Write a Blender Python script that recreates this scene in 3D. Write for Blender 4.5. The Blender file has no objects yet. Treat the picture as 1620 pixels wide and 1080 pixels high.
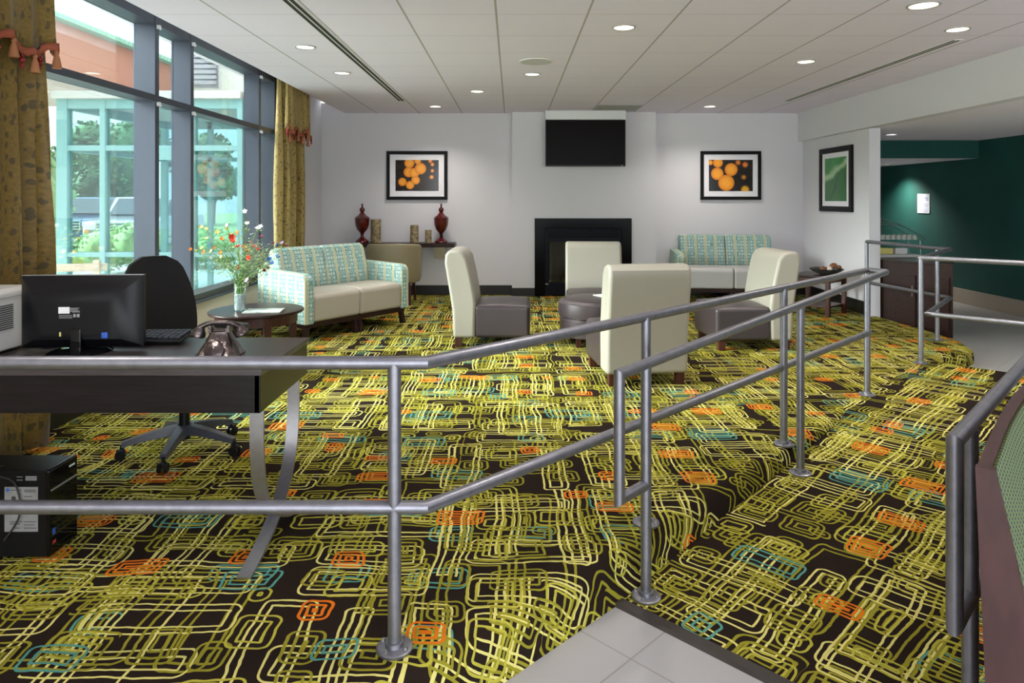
import bpy, bmesh, math, random
from mathutils import Vector, Matrix
random.seed(7)
PI = math.pi
SC = bpy.context.scene
COL = SC.collection
F = 1106.0                      # focal length in pixels of the 1620 px wide frame
EYE = 1.37

# ------------------------------------------------------------------ camera
cd = bpy.data.cameras.new('camera')
cd.sensor_width = 36.0
cd.lens = F / 1620.0 * 36.0
cd.shift_y = -(540 - 315) / 1620.0
cd.clip_end = 300
cam = bpy.data.objects.new('camera', cd)
COL.objects.link(cam)
cam.location = (0, 0, EYE)
cam.rotation_euler = (PI / 2, 0, 0)
SC.camera = cam

# ------------------------------------------------------------------ world, light, exposure
w = bpy.data.worlds.new('sky')
SC.world = w
w.use_nodes = True
wn = w.node_tree.nodes
wl = w.node_tree.links
bg = wn['Background']
tc = wn.new('ShaderNodeTexCoord')
sp = wn.new('ShaderNodeSeparateXYZ')
rp = wn.new('ShaderNodeValToRGB')
rp.color_ramp.elements[0].position = 0.50
rp.color_ramp.elements[0].color = (0.30, 0.325, 0.34, 1)
rp.color_ramp.elements[1].position = 0.85
rp.color_ramp.elements[1].color = (0.92, 0.97, 1.0, 1)
_e = rp.color_ramp.elements.new(0.62); _e.color = (0.36, 0.42, 0.47, 1)
wl.new(tc.outputs['Generated'], sp.inputs[0])
mp = wn.new('ShaderNodeMapRange')
mp.inputs['From Min'].default_value = -1
mp.inputs['From Max'].default_value = 1
wl.new(sp.outputs['Z'], mp.inputs['Value'])
wl.new(mp.outputs[0], rp.inputs[0])
wl.new(rp.outputs[0], bg.inputs['Color'])
bg.inputs['Strength'].default_value = 3.0

sd = bpy.data.lights.new('sun', 'SUN')
sd.energy = 9.0
sd.angle = math.radians(38)
sd.color = (1.0, 0.96, 0.9)
sun = bpy.data.objects.new('sun', sd)
COL.objects.link(sun)
sun.rotation_euler = Vector((0.90, 0.16, -0.38)).to_track_quat('-Z', 'Y').to_euler()

vs = SC.view_settings
vs.view_transform = 'Standard'
vs.look = 'None'
vs.gamma = 1
vs.use_curve_mapping = False
vs.exposure = 1.5
SPOT = 26.0
# added fill light, standing in for daylight from unseen glazing behind the viewpoint
ad = bpy.data.lights.new('rear_daylight_fill', 'AREA')
ad.shape = 'RECTANGLE'; ad.size = 6.6; ad.size_y = 2.4; ad.energy = 45; ad.color = (0.95, 0.97, 1.0)
al = bpy.data.objects.new('rear_daylight_fill', ad)
COL.objects.link(al); al.location = (0.8, -3.45, 1.25); al.rotation_euler = (PI / 2, 0, 0)

# ------------------------------------------------------------------ materials
def newmat(name):
    m = bpy.data.materials.new(name)
    m.use_nodes = True
    return m, m.node_tree.nodes, m.node_tree.links, m.node_tree.nodes['Principled BSDF']

def mat(name, col, rough=0.5, metal=0.0, var=0.0, vscale=8.0, bump=0.0, bscale=60.0, coat=0.0, emit=None, estr=0.0, spec=0.5, stretch=None):
    m, n, l, p = newmat(name)
    p.inputs['Base Color'].default_value = (*col, 1)
    p.inputs['Roughness'].default_value = rough
    p.inputs['Metallic'].default_value = metal
    p.inputs['Specular IOR Level'].default_value = spec
    p.inputs['Coat Weight'].default_value = coat
    if emit:
        p.inputs['Emission Color'].default_value = (*emit, 1)
        p.inputs['Emission Strength'].default_value = estr
    if var > 0 or bump > 0:
        t = n.new('ShaderNodeTexCoord')
        mpn = n.new('ShaderNodeMapping')
        l.new(t.outputs['Object'], mpn.inputs[0])
        if stretch: mpn.inputs['Scale'].default_value = stretch
    if var > 0:
        nz = n.new('ShaderNodeTexNoise')
        nz.inputs['Scale'].default_value = vscale
        nz.inputs['Detail'].default_value = 5
        l.new(mpn.outputs[0], nz.inputs['Vector'])
        r = n.new('ShaderNodeValToRGB')
        r.color_ramp.elements[0].position = 0.3
        r.color_ramp.elements[1].position = 0.7
        r.color_ramp.elements[0].color = (*[c * (1 - var) for c in col], 1)
        r.color_ramp.elements[1].color = (*[min(1, c * (1 + var)) for c in col], 1)
        l.new(nz.outputs['Fac'], r.inputs[0])
        l.new(r.outputs[0], p.inputs['Base Color'])
    if bump > 0:
        nz = n.new('ShaderNodeTexNoise')
        nz.inputs['Scale'].default_value = bscale
        nz.inputs['Detail'].default_value = 3
        l.new(mpn.outputs[0], nz.inputs['Vector'])
        b = n.new('ShaderNodeBump')
        b.inputs['Strength'].default_value = bump
        b.inputs['Distance'].default_value = 0.01
        l.new(nz.outputs['Fac'], b.inputs['Height'])
        l.new(b.outputs[0], p.inputs['Normal'])
    return m

class NT:
    """small helper that writes node maths as calls"""
    def __init__(s, m):
        s.n = m.node_tree.nodes; s.l = m.node_tree.links
    def put(s, sock, v):
        if isinstance(v, bpy.types.NodeSocket): s.l.new(v, sock)
        else: sock.default_value = v
    def m(s, op, a, b=None, c=None, clamp=False):
        k = s.n.new('ShaderNodeMath'); k.operation = op; k.use_clamp = clamp
        s.put(k.inputs[0], a)
        if b is not None: s.put(k.inputs[1], b)
        if c is not None: s.put(k.inputs[2], c)
        return k.outputs[0]
    def xyz(s, v):
        k = s.n.new('ShaderNodeSeparateXYZ'); s.l.new(v, k.inputs[0]); return k.outputs
    def vec(s, x, y, z=0.0):
        k = s.n.new('ShaderNodeCombineXYZ'); s.put(k.inputs[0], x); s.put(k.inputs[1], y); s.put(k.inputs[2], z); return k.outputs[0]
    def mix(s, f, a, b):
        k = s.n.new('ShaderNodeMix'); k.data_type = 'RGBA'
        s.put(k.inputs[0], f)
        for sock, v in ((k.inputs[6], a), (k.inputs[7], b)):
            if isinstance(v, bpy.types.NodeSocket): s.l.new(v, sock)
            else: sock.default_value = (*v, 1)
        return k.outputs[2]
    def noise(s, v, sc, det=2.0):
        k = s.n.new('ShaderNodeTexNoise'); s.l.new(v, k.inputs['Vector'])
        k.inputs['Scale'].default_value = sc; k.inputs['Detail'].default_value = det
        return k.outputs
    def uv(s):
        k = s.n.new('ShaderNodeTexCoord'); return k.outputs['UV']
    def obj(s):
        k = s.n.new('ShaderNodeTexCoord'); return k.outputs['Object']
    def rings(s, x, y, sx, sy, ox, oy, seed, h0, h1, spacing, count, width, prob, jit, rr):
        """concentric rounded rectangles, one nest per cell of sx by sy metres"""
        M = s.m
        px = M('ADD', M('DIVIDE', x, sx), ox); py = M('ADD', M('DIVIDE', y, sy), oy)
        ix = M('FLOOR', px); iy = M('FLOOR', py)
        wn = s.n.new('ShaderNodeTexWhiteNoise'); wn.noise_dimensions = '3D'
        s.l.new(s.vec(ix, iy, seed), wn.inputs['Vector'])
        r = s.n.new('ShaderNodeSeparateColor'); s.l.new(wn.outputs['Color'], r.inputs[0])
        r1, r2, r3 = r.outputs[0], r.outputs[1], r.outputs[2]
        fx = M('MULTIPLY', M('SUBTRACT', M('SUBTRACT', px, ix), 0.5), sx)
        fy = M('MULTIPLY', M('SUBTRACT', M('SUBTRACT', py, iy), 0.5), sy)
        fx = M('SUBTRACT', fx, M('MULTIPLY', M('SUBTRACT', r1, 0.5), jit * sx))
        fy = M('SUBTRACT', fy, M('MULTIPLY', M('SUBTRACT', r3, 0.5), jit * sy))
        hx = M('MULTIPLY_ADD', r2, h1[0] - h0[0], h0[0])
        hy = M('MULTIPLY_ADD', r1, h1[1] - h0[1], h0[1])
        qx = M('ADD', M('SUBTRACT', M('ABSOLUTE', fx), hx), rr)
        qy = M('ADD', M('SUBTRACT', M('ABSOLUTE', fy), hy), rr)
        ax = M('MAXIMUM', qx, 0.0); ay = M('MAXIMUM', qy, 0.0)
        out = M('SQRT', M('ADD', M('MULTIPLY', ax, ax), M('MULTIPLY', ay, ay)))
        ins = M('MINIMUM', M('MAXIMUM', qx, qy), 0.0)
        d = M('SUBTRACT', M('ADD', out, ins), rr)
        nd = M('MULTIPLY', d, -1.0)
        a = M('PINGPONG', M('ADD', nd, 10 * spacing), spacing / 2)   # 0 on each line
        ln = M('LESS_THAN', a, width / 2)
        ln = M('MULTIPLY', ln, M('LESS_THAN', d, width))
        ln = M('MULTIPLY', ln, M('LESS_THAN', nd, spacing * (count - 0.5)))
        rv = wn.outputs['Value']
        return M('MULTIPLY', ln, M('LESS_THAN', rv, prob))

def carpet_mat():
    m, n, l, p = newmat('patterned_carpet')
    t = NT(m); M = t.m
    sc_ = n.new('ShaderNodeMapping'); l.new(t.uv(), sc_.inputs[0]); sc_.inputs['Scale'].default_value = (0.87, 0.87, 0.87)
    uv = sc_.outputs[0]
    nz = t.noise(uv, 3.2, 1.0)
    nc = n.new('ShaderNodeSeparateColor'); l.new(nz['Color'], nc.inputs[0])
    nz2 = t.noise(uv, 22.0, 1.0)
    nc2 = n.new('ShaderNodeSeparateColor'); l.new(nz2['Color'], nc2.inputs[0])
    o = t.xyz(uv)
    x = M('ADD', M('MULTIPLY_ADD', M('SUBTRACT', nc.outputs[0], 0.5), 0.06, o[0]), M('MULTIPLY', M('SUBTRACT', nc2.outputs[0], 0.5), 0.010))
    y = M('ADD', M('MULTIPLY_ADD', M('SUBTRACT', nc.outputs[1], 0.5), 0.06, o[1]), M('MULTIPLY', M('SUBTRACT', nc2.outputs[1], 0.5), 0.010))
    base = (0.020, 0.013, 0.010)
    olive = (0.31, 0.285, 0.028); lime = (0.49, 0.455, 0.06); yel = (0.76, 0.69, 0.21)
    orange = (0.78, 0.185, 0.012); teal = (0.10, 0.33, 0.27)
    c = base
    R = t.rings
    L = [
     (teal,  (0.31, 0.27, 0.13, 0.37, 11, (0.05, 0.045), (0.12, 0.10), 0.024, 2, 0.0078, 0.34, 0.3, 0.025)),
     (olive, (0.24, 0.62, 0.00, 0.20, 21, (0.07, 0.20), (0.115, 0.30), 0.030, 2, 0.0085, 0.85, 0.2, 0.035)),
     (yel,   (0.52, 0.19, 0.40, 0.10, 31, (0.17, 0.05), (0.25, 0.09), 0.028, 2, 0.0070, 0.70, 0.2, 0.03)),
     (yel,   (0.21, 0.66, 0.55, 0.66, 41, (0.035, 0.21), (0.10, 0.33), 0.024, 2, 0.0078, 0.78, 0.3, 0.02)),
     (olive, (0.20, 0.19, 0.33, 0.81, 51, (0.04, 0.04), (0.095, 0.09), 0.023, 3, 0.0085, 0.82, 0.35, 0.028)),
     (lime,  (0.22, 0.23, 0.77, 0.23, 61, (0.03, 0.03), (0.10, 0.10), 0.026, 2, 0.0078, 0.68, 0.35, 0.03)),
     (olive, (0.17, 0.21, 0.61, 0.47, 55, (0.02, 0.02), (0.08, 0.09), 0.021, 2, 0.0080, 0.38, 0.45, 0.02)),
     (teal,  (0.37, 0.41, 0.62, 0.05, 12, (0.04, 0.04), (0.13, 0.12), 0.026, 2, 0.0080, 0.40, 0.3, 0.02)),
     (orange, (0.33, 0.33, 0.05, 0.50, 81, (0.035, 0.035), (0.080, 0.085), 0.0185, 4, 0.0088, 0.44, 0.45, 0.022)),
     (orange, (0.29, 0.38, 0.45, 0.20, 91, (0.02, 0.025), (0.055, 0.060), 0.017, 2, 0.0085, 0.28, 0.45, 0.015)),
    ]
    for colr, a in L:
        c = t.mix(R(x, y, *a), c, colr)
    fb = t.noise(uv, 420.0, 1.0)
    c = t.mix(M('MULTIPLY', fb['Fac'], 0.30), c, (0.02, 0.015, 0.01))
    l.new(c, p.inputs['Base Color'])
    p.inputs['Roughness'].default_value = 0.95
    p.inputs['Specular IOR Level'].default_value = 0.03
    b = n.new('ShaderNodeBump'); b.inputs['Strength'].default_value = 0.35; b.inputs['Distance'].default_value = 0.004
    l.new(fb['Fac'], b.inputs['Height']); l.new(b.outputs[0], p.inputs['Normal'])
    return m

def grid_mat(name, base, line, sx, sy, ox, oy, w, rough, line2=None, w2=None, use='Object', var=0.04, bump=0.3, spec=0.5):
    """flat tiles with thin joints; works on x,y of the given coordinate"""
    m, n, l, p = newmat(name)
    t = NT(m); M = t.m
    tcn = n.new('ShaderNodeTexCoord'); v = tcn.outputs[use]
    o = t.xyz(v)
    fx = M('PINGPONG', M('SUBTRACT', o[0], ox - 50 * sx), sx / 2)
    fy = M('PINGPONG', M('SUBTRACT', o[1], oy - 50 * sy), sy / 2)
    lx = M('LESS_THAN', fx, w / 2)
    ly = M('LESS_THAN', fy, (w2 or w) / 2)
    nz = t.noise(v, 3.0, 4.0)
    c = t.mix(nz['Fac'], [k * (1 - var) for k in base], [min(1, k * (1 + var)) for k in base])
    c = t.mix(ly, c, line2 or line)
    c = t.mix(lx, c, line)
    l.new(c, p.inputs['Base Color'])
    p.inputs['Roughness'].default_value = rough
    p.inputs['Specular IOR Level'].default_value = spec
    h = M('SUBTRACT', 1.0, M('MAXIMUM', lx, ly))
    b = n.new('ShaderNodeBump'); b.inputs['Strength'].default_value = bump; b.inputs['Distance'].default_value = 0.004
    l.new(h, b.inputs['Height']); l.new(b.outputs[0], p.inputs['Normal'])
    return m

def sofa_fabric():
    m, n, l, p = newmat('teal_squares_and_cream_stripe_fabric')
    t = NT(m); M = t.m
    o = t.xyz(t.uv())
    x, y = o[0], o[1]
    P = 0.136
    sx = M('PINGPONG', M('ADD', x, 50 * P), P / 2)          # 0..P/2
    stripe = M('LESS_THAN', sx, 0.017)
    sedge = M('LESS_THAN', M('ABSOLUTE', M('SUBTRACT', sx, 0.010)), 0.0022)
    teal = (0.15, 0.32, 0.30); white = (0.66, 0.72, 0.66); cream = (0.52, 0.49, 0.31)
    r1 = t.rings(x, y, 0.034, 0.042, 0.0, 0.0, 3, (0.0095, 0.0125), (0.011, 0.0145), 0.05, 1, 0.0040, 0.95, 0.06, 0.003)
    r2 = t.rings(x, y, 0.034, 0.042, 0.0, 0.0, 5, (0.003, 0.004), (0.004, 0.005), 0.03, 1, 0.0060, 0.5, 0.06, 0.001)
    c = t.mix(M('MAXIMUM', r1, r2), teal, white)
    c = t.mix(stripe, c, cream)
    c = t.mix(sedge, c, (0.42, 0.50, 0.36))
    l.new(c, p.inputs['Base Color'])
    p.inputs['Roughness'].default_value = 0.8
    p.inputs['Specular IOR Level'].default_value = 0.2
    return m

def leaf_fabric(name, base, dark, scale):
    m, n, l, p = newmat(name)
    t = NT(m); M = t.m
    uv = t.uv()
    nz = t.noise(uv, 9.0 * scale, 2.0)
    vm = n.new('ShaderNodeVectorMath'); vm.operation = 'MULTIPLY_ADD'
    l.new(nz['Color'], vm.inputs[0]); vm.inputs[1].default_value = (0.06 / scale,) * 3; l.new(uv, vm.inputs[2])
    rot = n.new('ShaderNodeMapping'); rot.inputs['Rotation'].default_value = (0, 0, 0.6); rot.inputs['Scale'].default_value = (1.0, 0.48, 1)
    l.new(vm.outputs[0], rot.inputs[0])
    v = n.new('ShaderNodeTexVoronoi'); v.inputs['Scale'].default_value = 17 * scale
    l.new(rot.outputs[0], v.inputs['Vector'])
    leaf = M('LESS_THAN', v.outputs['Distance'], 0.34)
    v2 = n.new('ShaderNodeTexVoronoi'); v2.feature = 'DISTANCE_TO_EDGE'; v2.inputs['Scale'].default_value = 7 * scale
    l.new(vm.outputs[0], v2.inputs['Vector'])
    vine = M('LESS_THAN', v2.outputs['Distance'], 0.03)
    wn2 = n.new('ShaderNodeSeparateColor'); l.new(v.outputs['Color'], wn2.inputs[0])
    leaf = M('MULTIPLY', leaf, M('LESS_THAN', wn2.outputs[0], 0.85))
    n3 = t.noise(uv, 30.0 * scale, 3.0)
    c = t.mix(n3['Fac'], [k * 0.45 for k in base], [k * 1.6 for k in base])
    c = t.mix(M('MULTIPLY', leaf, 0.8), c, dark)
    l.new(c, p.inputs['Base Color'])
    p.inputs['Roughness'].default_value = 0.6
    p.inputs['Sheen Weight'].default_value = 0.2
    return m

def honeycomb():
    m, n, l, p = newmat('green_honeycomb_fabric')
    t = NT(m); M = t.m
    o = t.xyz(t.uv())
    k = 1 / 0.0155
    x = M('MULTIPLY', o[0], k); y = M('MULTIPLY', o[1], k * 0.5774)
    def dist(ax, ay):
        dx = M('SUBTRACT', M('FRACT', M('ADD', x, ax)), 0.5)
        dy = M('MULTIPLY', M('SUBTRACT', M('FRACT', M('ADD', y, ay)), 0.5), 1.732)
        ax_ = M('ABSOLUTE', dx); ay_ = M('ABSOLUTE', dy)
        return M('MAXIMUM', ax_, M('ADD', M('MULTIPLY', ax_, 0.5), M('MULTIPLY', ay_, 0.866)))
    h = M('MINIMUM', dist(50.0, 50.0), dist(50.5, 50.5))
    c = t.mix(M('LESS_THAN', h, 0.375), (0.020, 0.035, 0.06), (0.17, 0.225, 0.07))
    l.new(c, p.inputs['Base Color'])
    p.inputs['Roughness'].default_value = 0.85
    return m

def glass_mat(name, tint, refl=0.07, rough=0.0):
    m, n, l, p = newmat(name)
    n.remove(p)
    out = n['Material Output']
    tr = n.new('ShaderNodeBsdfTransparent'); tr.inputs[0].default_value = (*tint, 1)
    gl = n.new('ShaderNodeBsdfGlossy'); gl.inputs['Roughness'].default_value = rough
    mx = n.new('ShaderNodeMixShader')
    fr = n.new('ShaderNodeLayerWeight'); fr.inputs[0].default_value = 0.25
    t = NT(m)
    f = t.m('MULTIPLY_ADD', fr.outputs['Fresnel'], 0.55, refl * 0.5, clamp=True)
    l.new(f, mx.inputs[0]); l.new(tr.outputs[0], mx.inputs[1]); l.new(gl.outputs[0], mx.inputs[2])
    l.new(mx.outputs[0], out.inputs[0])
    return m

def art_fruit(name, blobs, seed):
    """a generic close-up photograph of orange fruit on near black, as a flat print"""
    m, n, l, p = newmat(name)
    t = NT(m); M = t.m
    o = t.xyz(t.uv())
    nz = t.noise(t.uv(), 14.0, 3.0)
    c = t.mix(nz['Fac'], (0.008, 0.006, 0.008), (0.03, 0.018, 0.012))
    for (bx, by, br, soft, colr) in blobs:
        dx = M('SUBTRACT', o[0], bx); dy = M('SUBTRACT', o[1], by)
        d = M('SQRT', M('ADD', M('MULTIPLY', dx, dx), M('MULTIPLY', dy, dy)))
        f = M('DIVIDE', M('SUBTRACT', br, d), soft, clamp=True)
        edge = M('DIVIDE', d, br, clamp=True)
        cc = t.mix(M('POWER', edge, 3.0), (min(1, colr[0] * 1.15), colr[1] * 1.35, colr[2] * 1.6), (colr[0] * 0.8, colr[1] * 0.55, colr[2] * 0.4))
        c = t.mix(f, c, cc)
    l.new(c, p.inputs['Base Color'])
    p.inputs['Roughness'].default_value = 0.12
    return m

def art_leaf():
    m, n, l, p = newmat('green_leaf_print')
    t = NT(m); M = t.m
    o = t.xyz(t.uv())
    uv = t.uv()
    nz = t.noise(uv, 5.0, 2.0)
    c = t.mix(nz['Fac'], (0.012, 0.14, 0.035), (0.08, 0.42, 0.10))
    # diagonal light band of the leaf blade
    wob = M('MULTIPLY', M('SUBTRACT', nz['Fac'], 0.5), 0.16)
    u = M('ADD', M('SUBTRACT', M('ADD', M('MULTIPLY', o[0], 0.36), 0.235), o[1]), wob)
    band = M('SUBTRACT', 1.0, M('DIVIDE', M('ABSOLUTE', M('ADD', u, 0.05)), 0.065), clamp=True)
    c = t.mix(M('MULTIPLY', band, 0.75), c, (0.55, 0.75, 0.45))
    low = M('DIVIDE', M('ADD', u, 0.01), 0.03, clamp=True)
    c = t.mix(M('MULTIPLY', low, 0.75), c, (0.04, 0.13, 0.05))
    rib = M('LESS_THAN', M('ABSOLUTE', M('SUBTRACT', M('SUBTRACT', M('MULTIPLY', o[1], 0.65), o[0]), -0.16)), 0.006)
    rib = M('MULTIPLY', rib, M('LESS_THAN', o[1], 0.32))
    c = t.mix(rib, c, (0.02, 0.05, 0.02))
    l.new(c, p.inputs['Base Color'])
    p.inputs['Roughness'].default_value = 0.15
    return m

M_ = {}
M_['carpet'] = carpet_mat()
M_['wall'] = mat('warm_white_wall_paint', (0.71, 0.695, 0.73), 0.9, bump=0.08, bscale=180, spec=0.2)
M_['sillwall'] = mat('beige_wall_paint', (0.62, 0.56, 0.46), 0.85, bump=0.05, bscale=180, spec=0.2)
M_['ceiling'] = grid_mat('white_ceiling_tiles', (0.83, 0.775, 0.90), (0.44, 0.41, 0.42), 0.61, 0.61, -0.105, 4.67, 0.014, 0.95,
                         line2=(0.62, 0.58, 0.66), w2=0.009, spec=0.1, var=0.015)
M_['ceiling_plain'] = mat('plain_white_ceiling', (0.86, 0.83, 0.90), 0.9, spec=0.1)
M_['tile'] = grid_mat('pale_floor_tile', (0.37, 0.365, 0.36), (0.25, 0.24, 0.23), 0.457, 0.457, 0.0, 0.0, 0.005, 0.32, use='UV', var=0.05, bump=0.15)
M_['base'] = mat('black_vinyl_baseboard', (0.012, 0.011, 0.012), 0.35)
M_['green'] = mat('dark_green_wall_paint', (0.006, 0.075, 0.062), 0.7, var=0.1, vscale=2, bump=0.05, bscale=120)
M_['darkwall'] = mat('dark_brown_wall', (0.03, 0.02, 0.016), 0.7)
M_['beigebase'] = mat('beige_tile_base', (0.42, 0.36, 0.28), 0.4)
M_['frame_metal'] = mat('grey_anodised_window_frame', (0.062, 0.070, 0.095), 0.42, 0.3)
M_['dark_trim'] = mat('dark_rubber_trim', (0.03, 0.023, 0.02), 0.45)
M_['glass'] = glass_mat('window_glass', (0.90, 0.96, 0.965), 0.05)
M_['glass2'] = glass_mat('teal_glass', (0.80, 0.93, 0.94), 0.08)
M_['clear'] = glass_mat('clear_glass', (0.93, 0.97, 0.96), 0.10)
M_['rail'] = mat('brushed_aluminium_rail', (0.26, 0.26, 0.29), 0.40, 0.85, var=0.12, vscale=30, bump=0.05, bscale=300)
M_['steel'] = mat('brushed_steel', (0.34, 0.33, 0.34), 0.35, 0.85, var=0.06, vscale=40)
M_['wood'] = mat('dark_espresso_wood', (0.028, 0.014, 0.012), 0.3, var=0.35, vscale=6, stretch=(1, 12, 12), spec=0.15)
M_['redwood'] = mat('mahogany_wood', (0.055, 0.015, 0.010), 0.35, var=0.35, vscale=7, stretch=(6, 6, 1), spec=0.35)
M_['desk'] = mat('black_brown_desk_laminate', (0.012, 0.009, 0.009), 0.3, var=0.3, vscale=8, stretch=(1, 14, 14), spec=0.2)
M_['desktop'] = mat('dark_desk_top_laminate', (0.05, 0.04, 0.04), 0.3, var=0.25, vscale=8, stretch=(1, 14, 14))
M_['benchwood'] = mat('plum_brown_wood', (0.052, 0.020, 0.019), 0.38, var=0.3, vscale=7, stretch=(3, 3, 1))
M_['cream'] = mat('cream_vinyl', (0.335, 0.315, 0.26), 0.42, bump=0.12, bscale=260)
M_['plum'] = mat('dark_plum_vinyl', (0.042, 0.031, 0.034), 0.33, bump=0.12, bscale=260)
M_['taupe'] = mat('taupe_vinyl', (0.40, 0.36, 0.30), 0.42, bump=0.1, bscale=240)
M_['grey_seat'] = mat('pale_grey_vinyl', (0.50, 0.49, 0.48), 0.42, bump=0.1, bscale=240)
M_['olive'] = mat('olive_tan_vinyl', (0.28, 0.235, 0.14), 0.42, bump=0.1, bscale=240)
M_['fabric'] = sofa_fabric()
M_['curtain'] = leaf_fabric('gold_leaf_pattern_curtain', (0.20, 0.125, 0.022), (0.065, 0.05, 0.02), 1.9)
M_['curtain2'] = leaf_fabric('gold_small_pattern_curtain', (0.36, 0.25, 0.07), (0.12, 0.08, 0.03), 2.6)
M_['coral'] = mat('coral_fringe', (0.36, 0.09, 0.045), 0.8)
M_['bead'] = mat('dark_red_bead', (0.25, 0.012, 0.02), 0.15)
M_['tassel'] = mat('gold_and_coral_tassel', (0.42, 0.17, 0.07), 0.8)
M_['black'] = mat('black_plastic', (0.006, 0.006, 0.007), 0.35, spec=0.22)
M_['blackgloss'] = mat('glossy_black_plastic', (0.004, 0.004, 0.005), 0.08, spec=0.35)
M_['blackmatte'] = mat('matte_black_plastic', (0.02, 0.02, 0.022), 0.6)
M_['mesh'] = mat('black_chair_fabric', (0.014, 0.013, 0.014), 0.9, bump=0.5, bscale=420)
M_['basegrey'] = mat('dark_grey_nylon', (0.035, 0.037, 0.05), 0.4)
M_['armpad'] = mat('black_arm_pad', (0.03, 0.032, 0.04), 0.25)
M_['screen'] = mat('black_television_screen', (0.006, 0.004, 0.004), 0.3, spec=0.06)
M_['white'] = mat('white_paint', (0.75, 0.75, 0.75), 0.5)
M_['paper'] = mat('white_paper', (0.78, 0.78, 0.76), 0.7)
M_['beige_plastic'] = mat('light_grey_beige_plastic', (0.55, 0.54, 0.51), 0.45)
M_['slotdark'] = mat('dark_vent_slot', (0.02, 0.02, 0.02), 0.8)
M_['granite'] = mat('black_granite', (0.005, 0.005, 0.006), 0.15, var=0.5, vscale=120, spec=0.06)
M_['iron'] = mat('black_iron', (0.008, 0.009, 0.014), 0.4, spec=0.1)
M_['firebox'] = mat('grey_firebox_panel', (0.22, 0.22, 0.19), 0.7)
M_['log'] = mat('charred_log', (0.10, 0.08, 0.06), 0.9, var=0.6, vscale=14, bump=0.6, bscale=30)
M_['fireglass'] = glass_mat('smoked_fireplace_glass', (0.8, 0.8, 0.8), 0.08)
M_['urn'] = mat('dark_red_glazed_ceramic', (0.085, 0.003, 0.004), 0.12, var=0.5, vscale=12, coat=0.6)
M_['bark'] = mat('birch_bark', (0.26, 0.20, 0.11), 0.75, var=0.75, vscale=22, bump=0.5, bscale=40)
M_['wax'] = mat('brown_wax', (0.25, 0.17, 0.09), 0.5)
M_['pewter'] = mat('aged_pewter', (0.11, 0.09, 0.085), 0.25, 0.85, var=0.6, vscale=25, bump=0.25, bscale=60)
M_['mat'] = mat('white_picture_mat', (0.88, 0.87, 0.92), 0.7)
M_['pictureframe'] = mat('black_picture_frame', (0.007, 0.006, 0.007), 0.35, spec=0.12)
M_['lens_warm'] = mat('warm_lamp_lens', (0.9, 0.9, 0.85), 0.5, emit=(1.0, 0.93, 0.74), estr=2.2)
M_['lens_cool'] = mat('lamp_reflector', (0.85, 0.85, 0.85), 0.3, emit=(1.0, 0.98, 0.95), estr=0.9)
M_['lighttrim'] = mat('satin_lamp_trim', (0.55, 0.53, 0.50), 0.35, 0.5)
M_['stone'] = mat('white_vase_pebbles', (0.66, 0.70, 0.72), 0.6, bump=1.0, bscale=120, var=0.15, vscale=90)
M_['stem'] = mat('green_stem', (0.13, 0.26, 0.05), 0.6)
M_['leafgreen'] = mat('pale_green_leaf', (0.33, 0.42, 0.20), 0.6, var=0.3, vscale=10)
M_['red'] = mat('red_petal', (0.72, 0.06, 0.03), 0.6)
M_['orange'] = mat('orange_petal', (0.85, 0.30, 0.04), 0.6)
M_['yellow'] = mat('yellow_petal', (0.82, 0.70, 0.22), 0.6)
M_['whitep'] = mat('white_petal', (0.80, 0.82, 0.80), 0.6)
M_['blue'] = mat('blue_petal', (0.05, 0.16, 0.42), 0.6)
M_['maroon'] = mat('maroon_petal', (0.25, 0.02, 0.06), 0.6)
M_['lilac'] = mat('lilac_petal', (0.45, 0.28, 0.50), 0.6)
M_['honey'] = honeycomb()
M_['teal_frame'] = mat('teal_painted_frame', (0.22, 0.42, 0.42), 0.5)
M_['canopy_orange'] = mat('orange_canopy_fascia', (0.40, 0.165, 0.105), 0.7, var=0.05, vscale=2)
M_['canopy_pink'] = mat('pale_pink_soffit', (0.60, 0.50, 0.49), 0.8)
M_['roof'] = grid_mat('green_metal_roof', (0.22, 0.44, 0.34), (0.10, 0.26, 0.19), 3.0, 0.12, 0, 0, 0.01, 0.5, w2=0.018)
M_['grass'] = mat('lawn_grass', (0.20, 0.27, 0.12), 0.9, var=0.35, vscale=4, bump=0.5, bscale=50)
M_['asphalt'] = mat('asphalt', (0.20, 0.20, 0.20), 0.9, var=0.15, vscale=3)
M_['concrete'] = mat('pale_concrete', (0.58, 0.57, 0.54), 0.85, var=0.08, vscale=2)
M_['curb'] = mat('yellow_painted_kerb', (0.55, 0.42, 0.10), 0.8)
M_['foliage'] = mat('tree_leaves', (0.06, 0.14, 0.05), 0.7, var=0.6, vscale=1.2)
M_['foliage2'] = mat('hedge_leaves', (0.26, 0.40, 0.16), 0.7, var=0.4, vscale=4)
M_['trunk'] = mat('tree_bark', (0.10, 0.07, 0.05), 0.9, bump=0.6, bscale=12)
M_['brick'] = grid_mat('tan_brick', (0.50, 0.40, 0.33), (0.55, 0.52, 0.48), 0.2, 0.075, 0, 0, 0.01, 0.9, use='UV', var=0.15)
M_['stucco'] = mat('white_stucco', (0.50, 0.51, 0.48), 0.9)
M_['louver'] = mat('grey_louvre', (0.25, 0.26, 0.29), 0.6)
M_['carblue'] = mat('blue_car_paint', (0.05, 0.10, 0.20), 0.2, 0.3, coat=0.5)
M_['cargrey'] = mat('silver_car_paint', (0.40, 0.42, 0.45), 0.25, 0.5, coat=0.5)
M_['carglass'] = mat('car_window_glass', (0.04, 0.05, 0.06), 0.08)
M_['tyre'] = mat('tyre_rubber', (0.02, 0.02, 0.02), 0.8)
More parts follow.
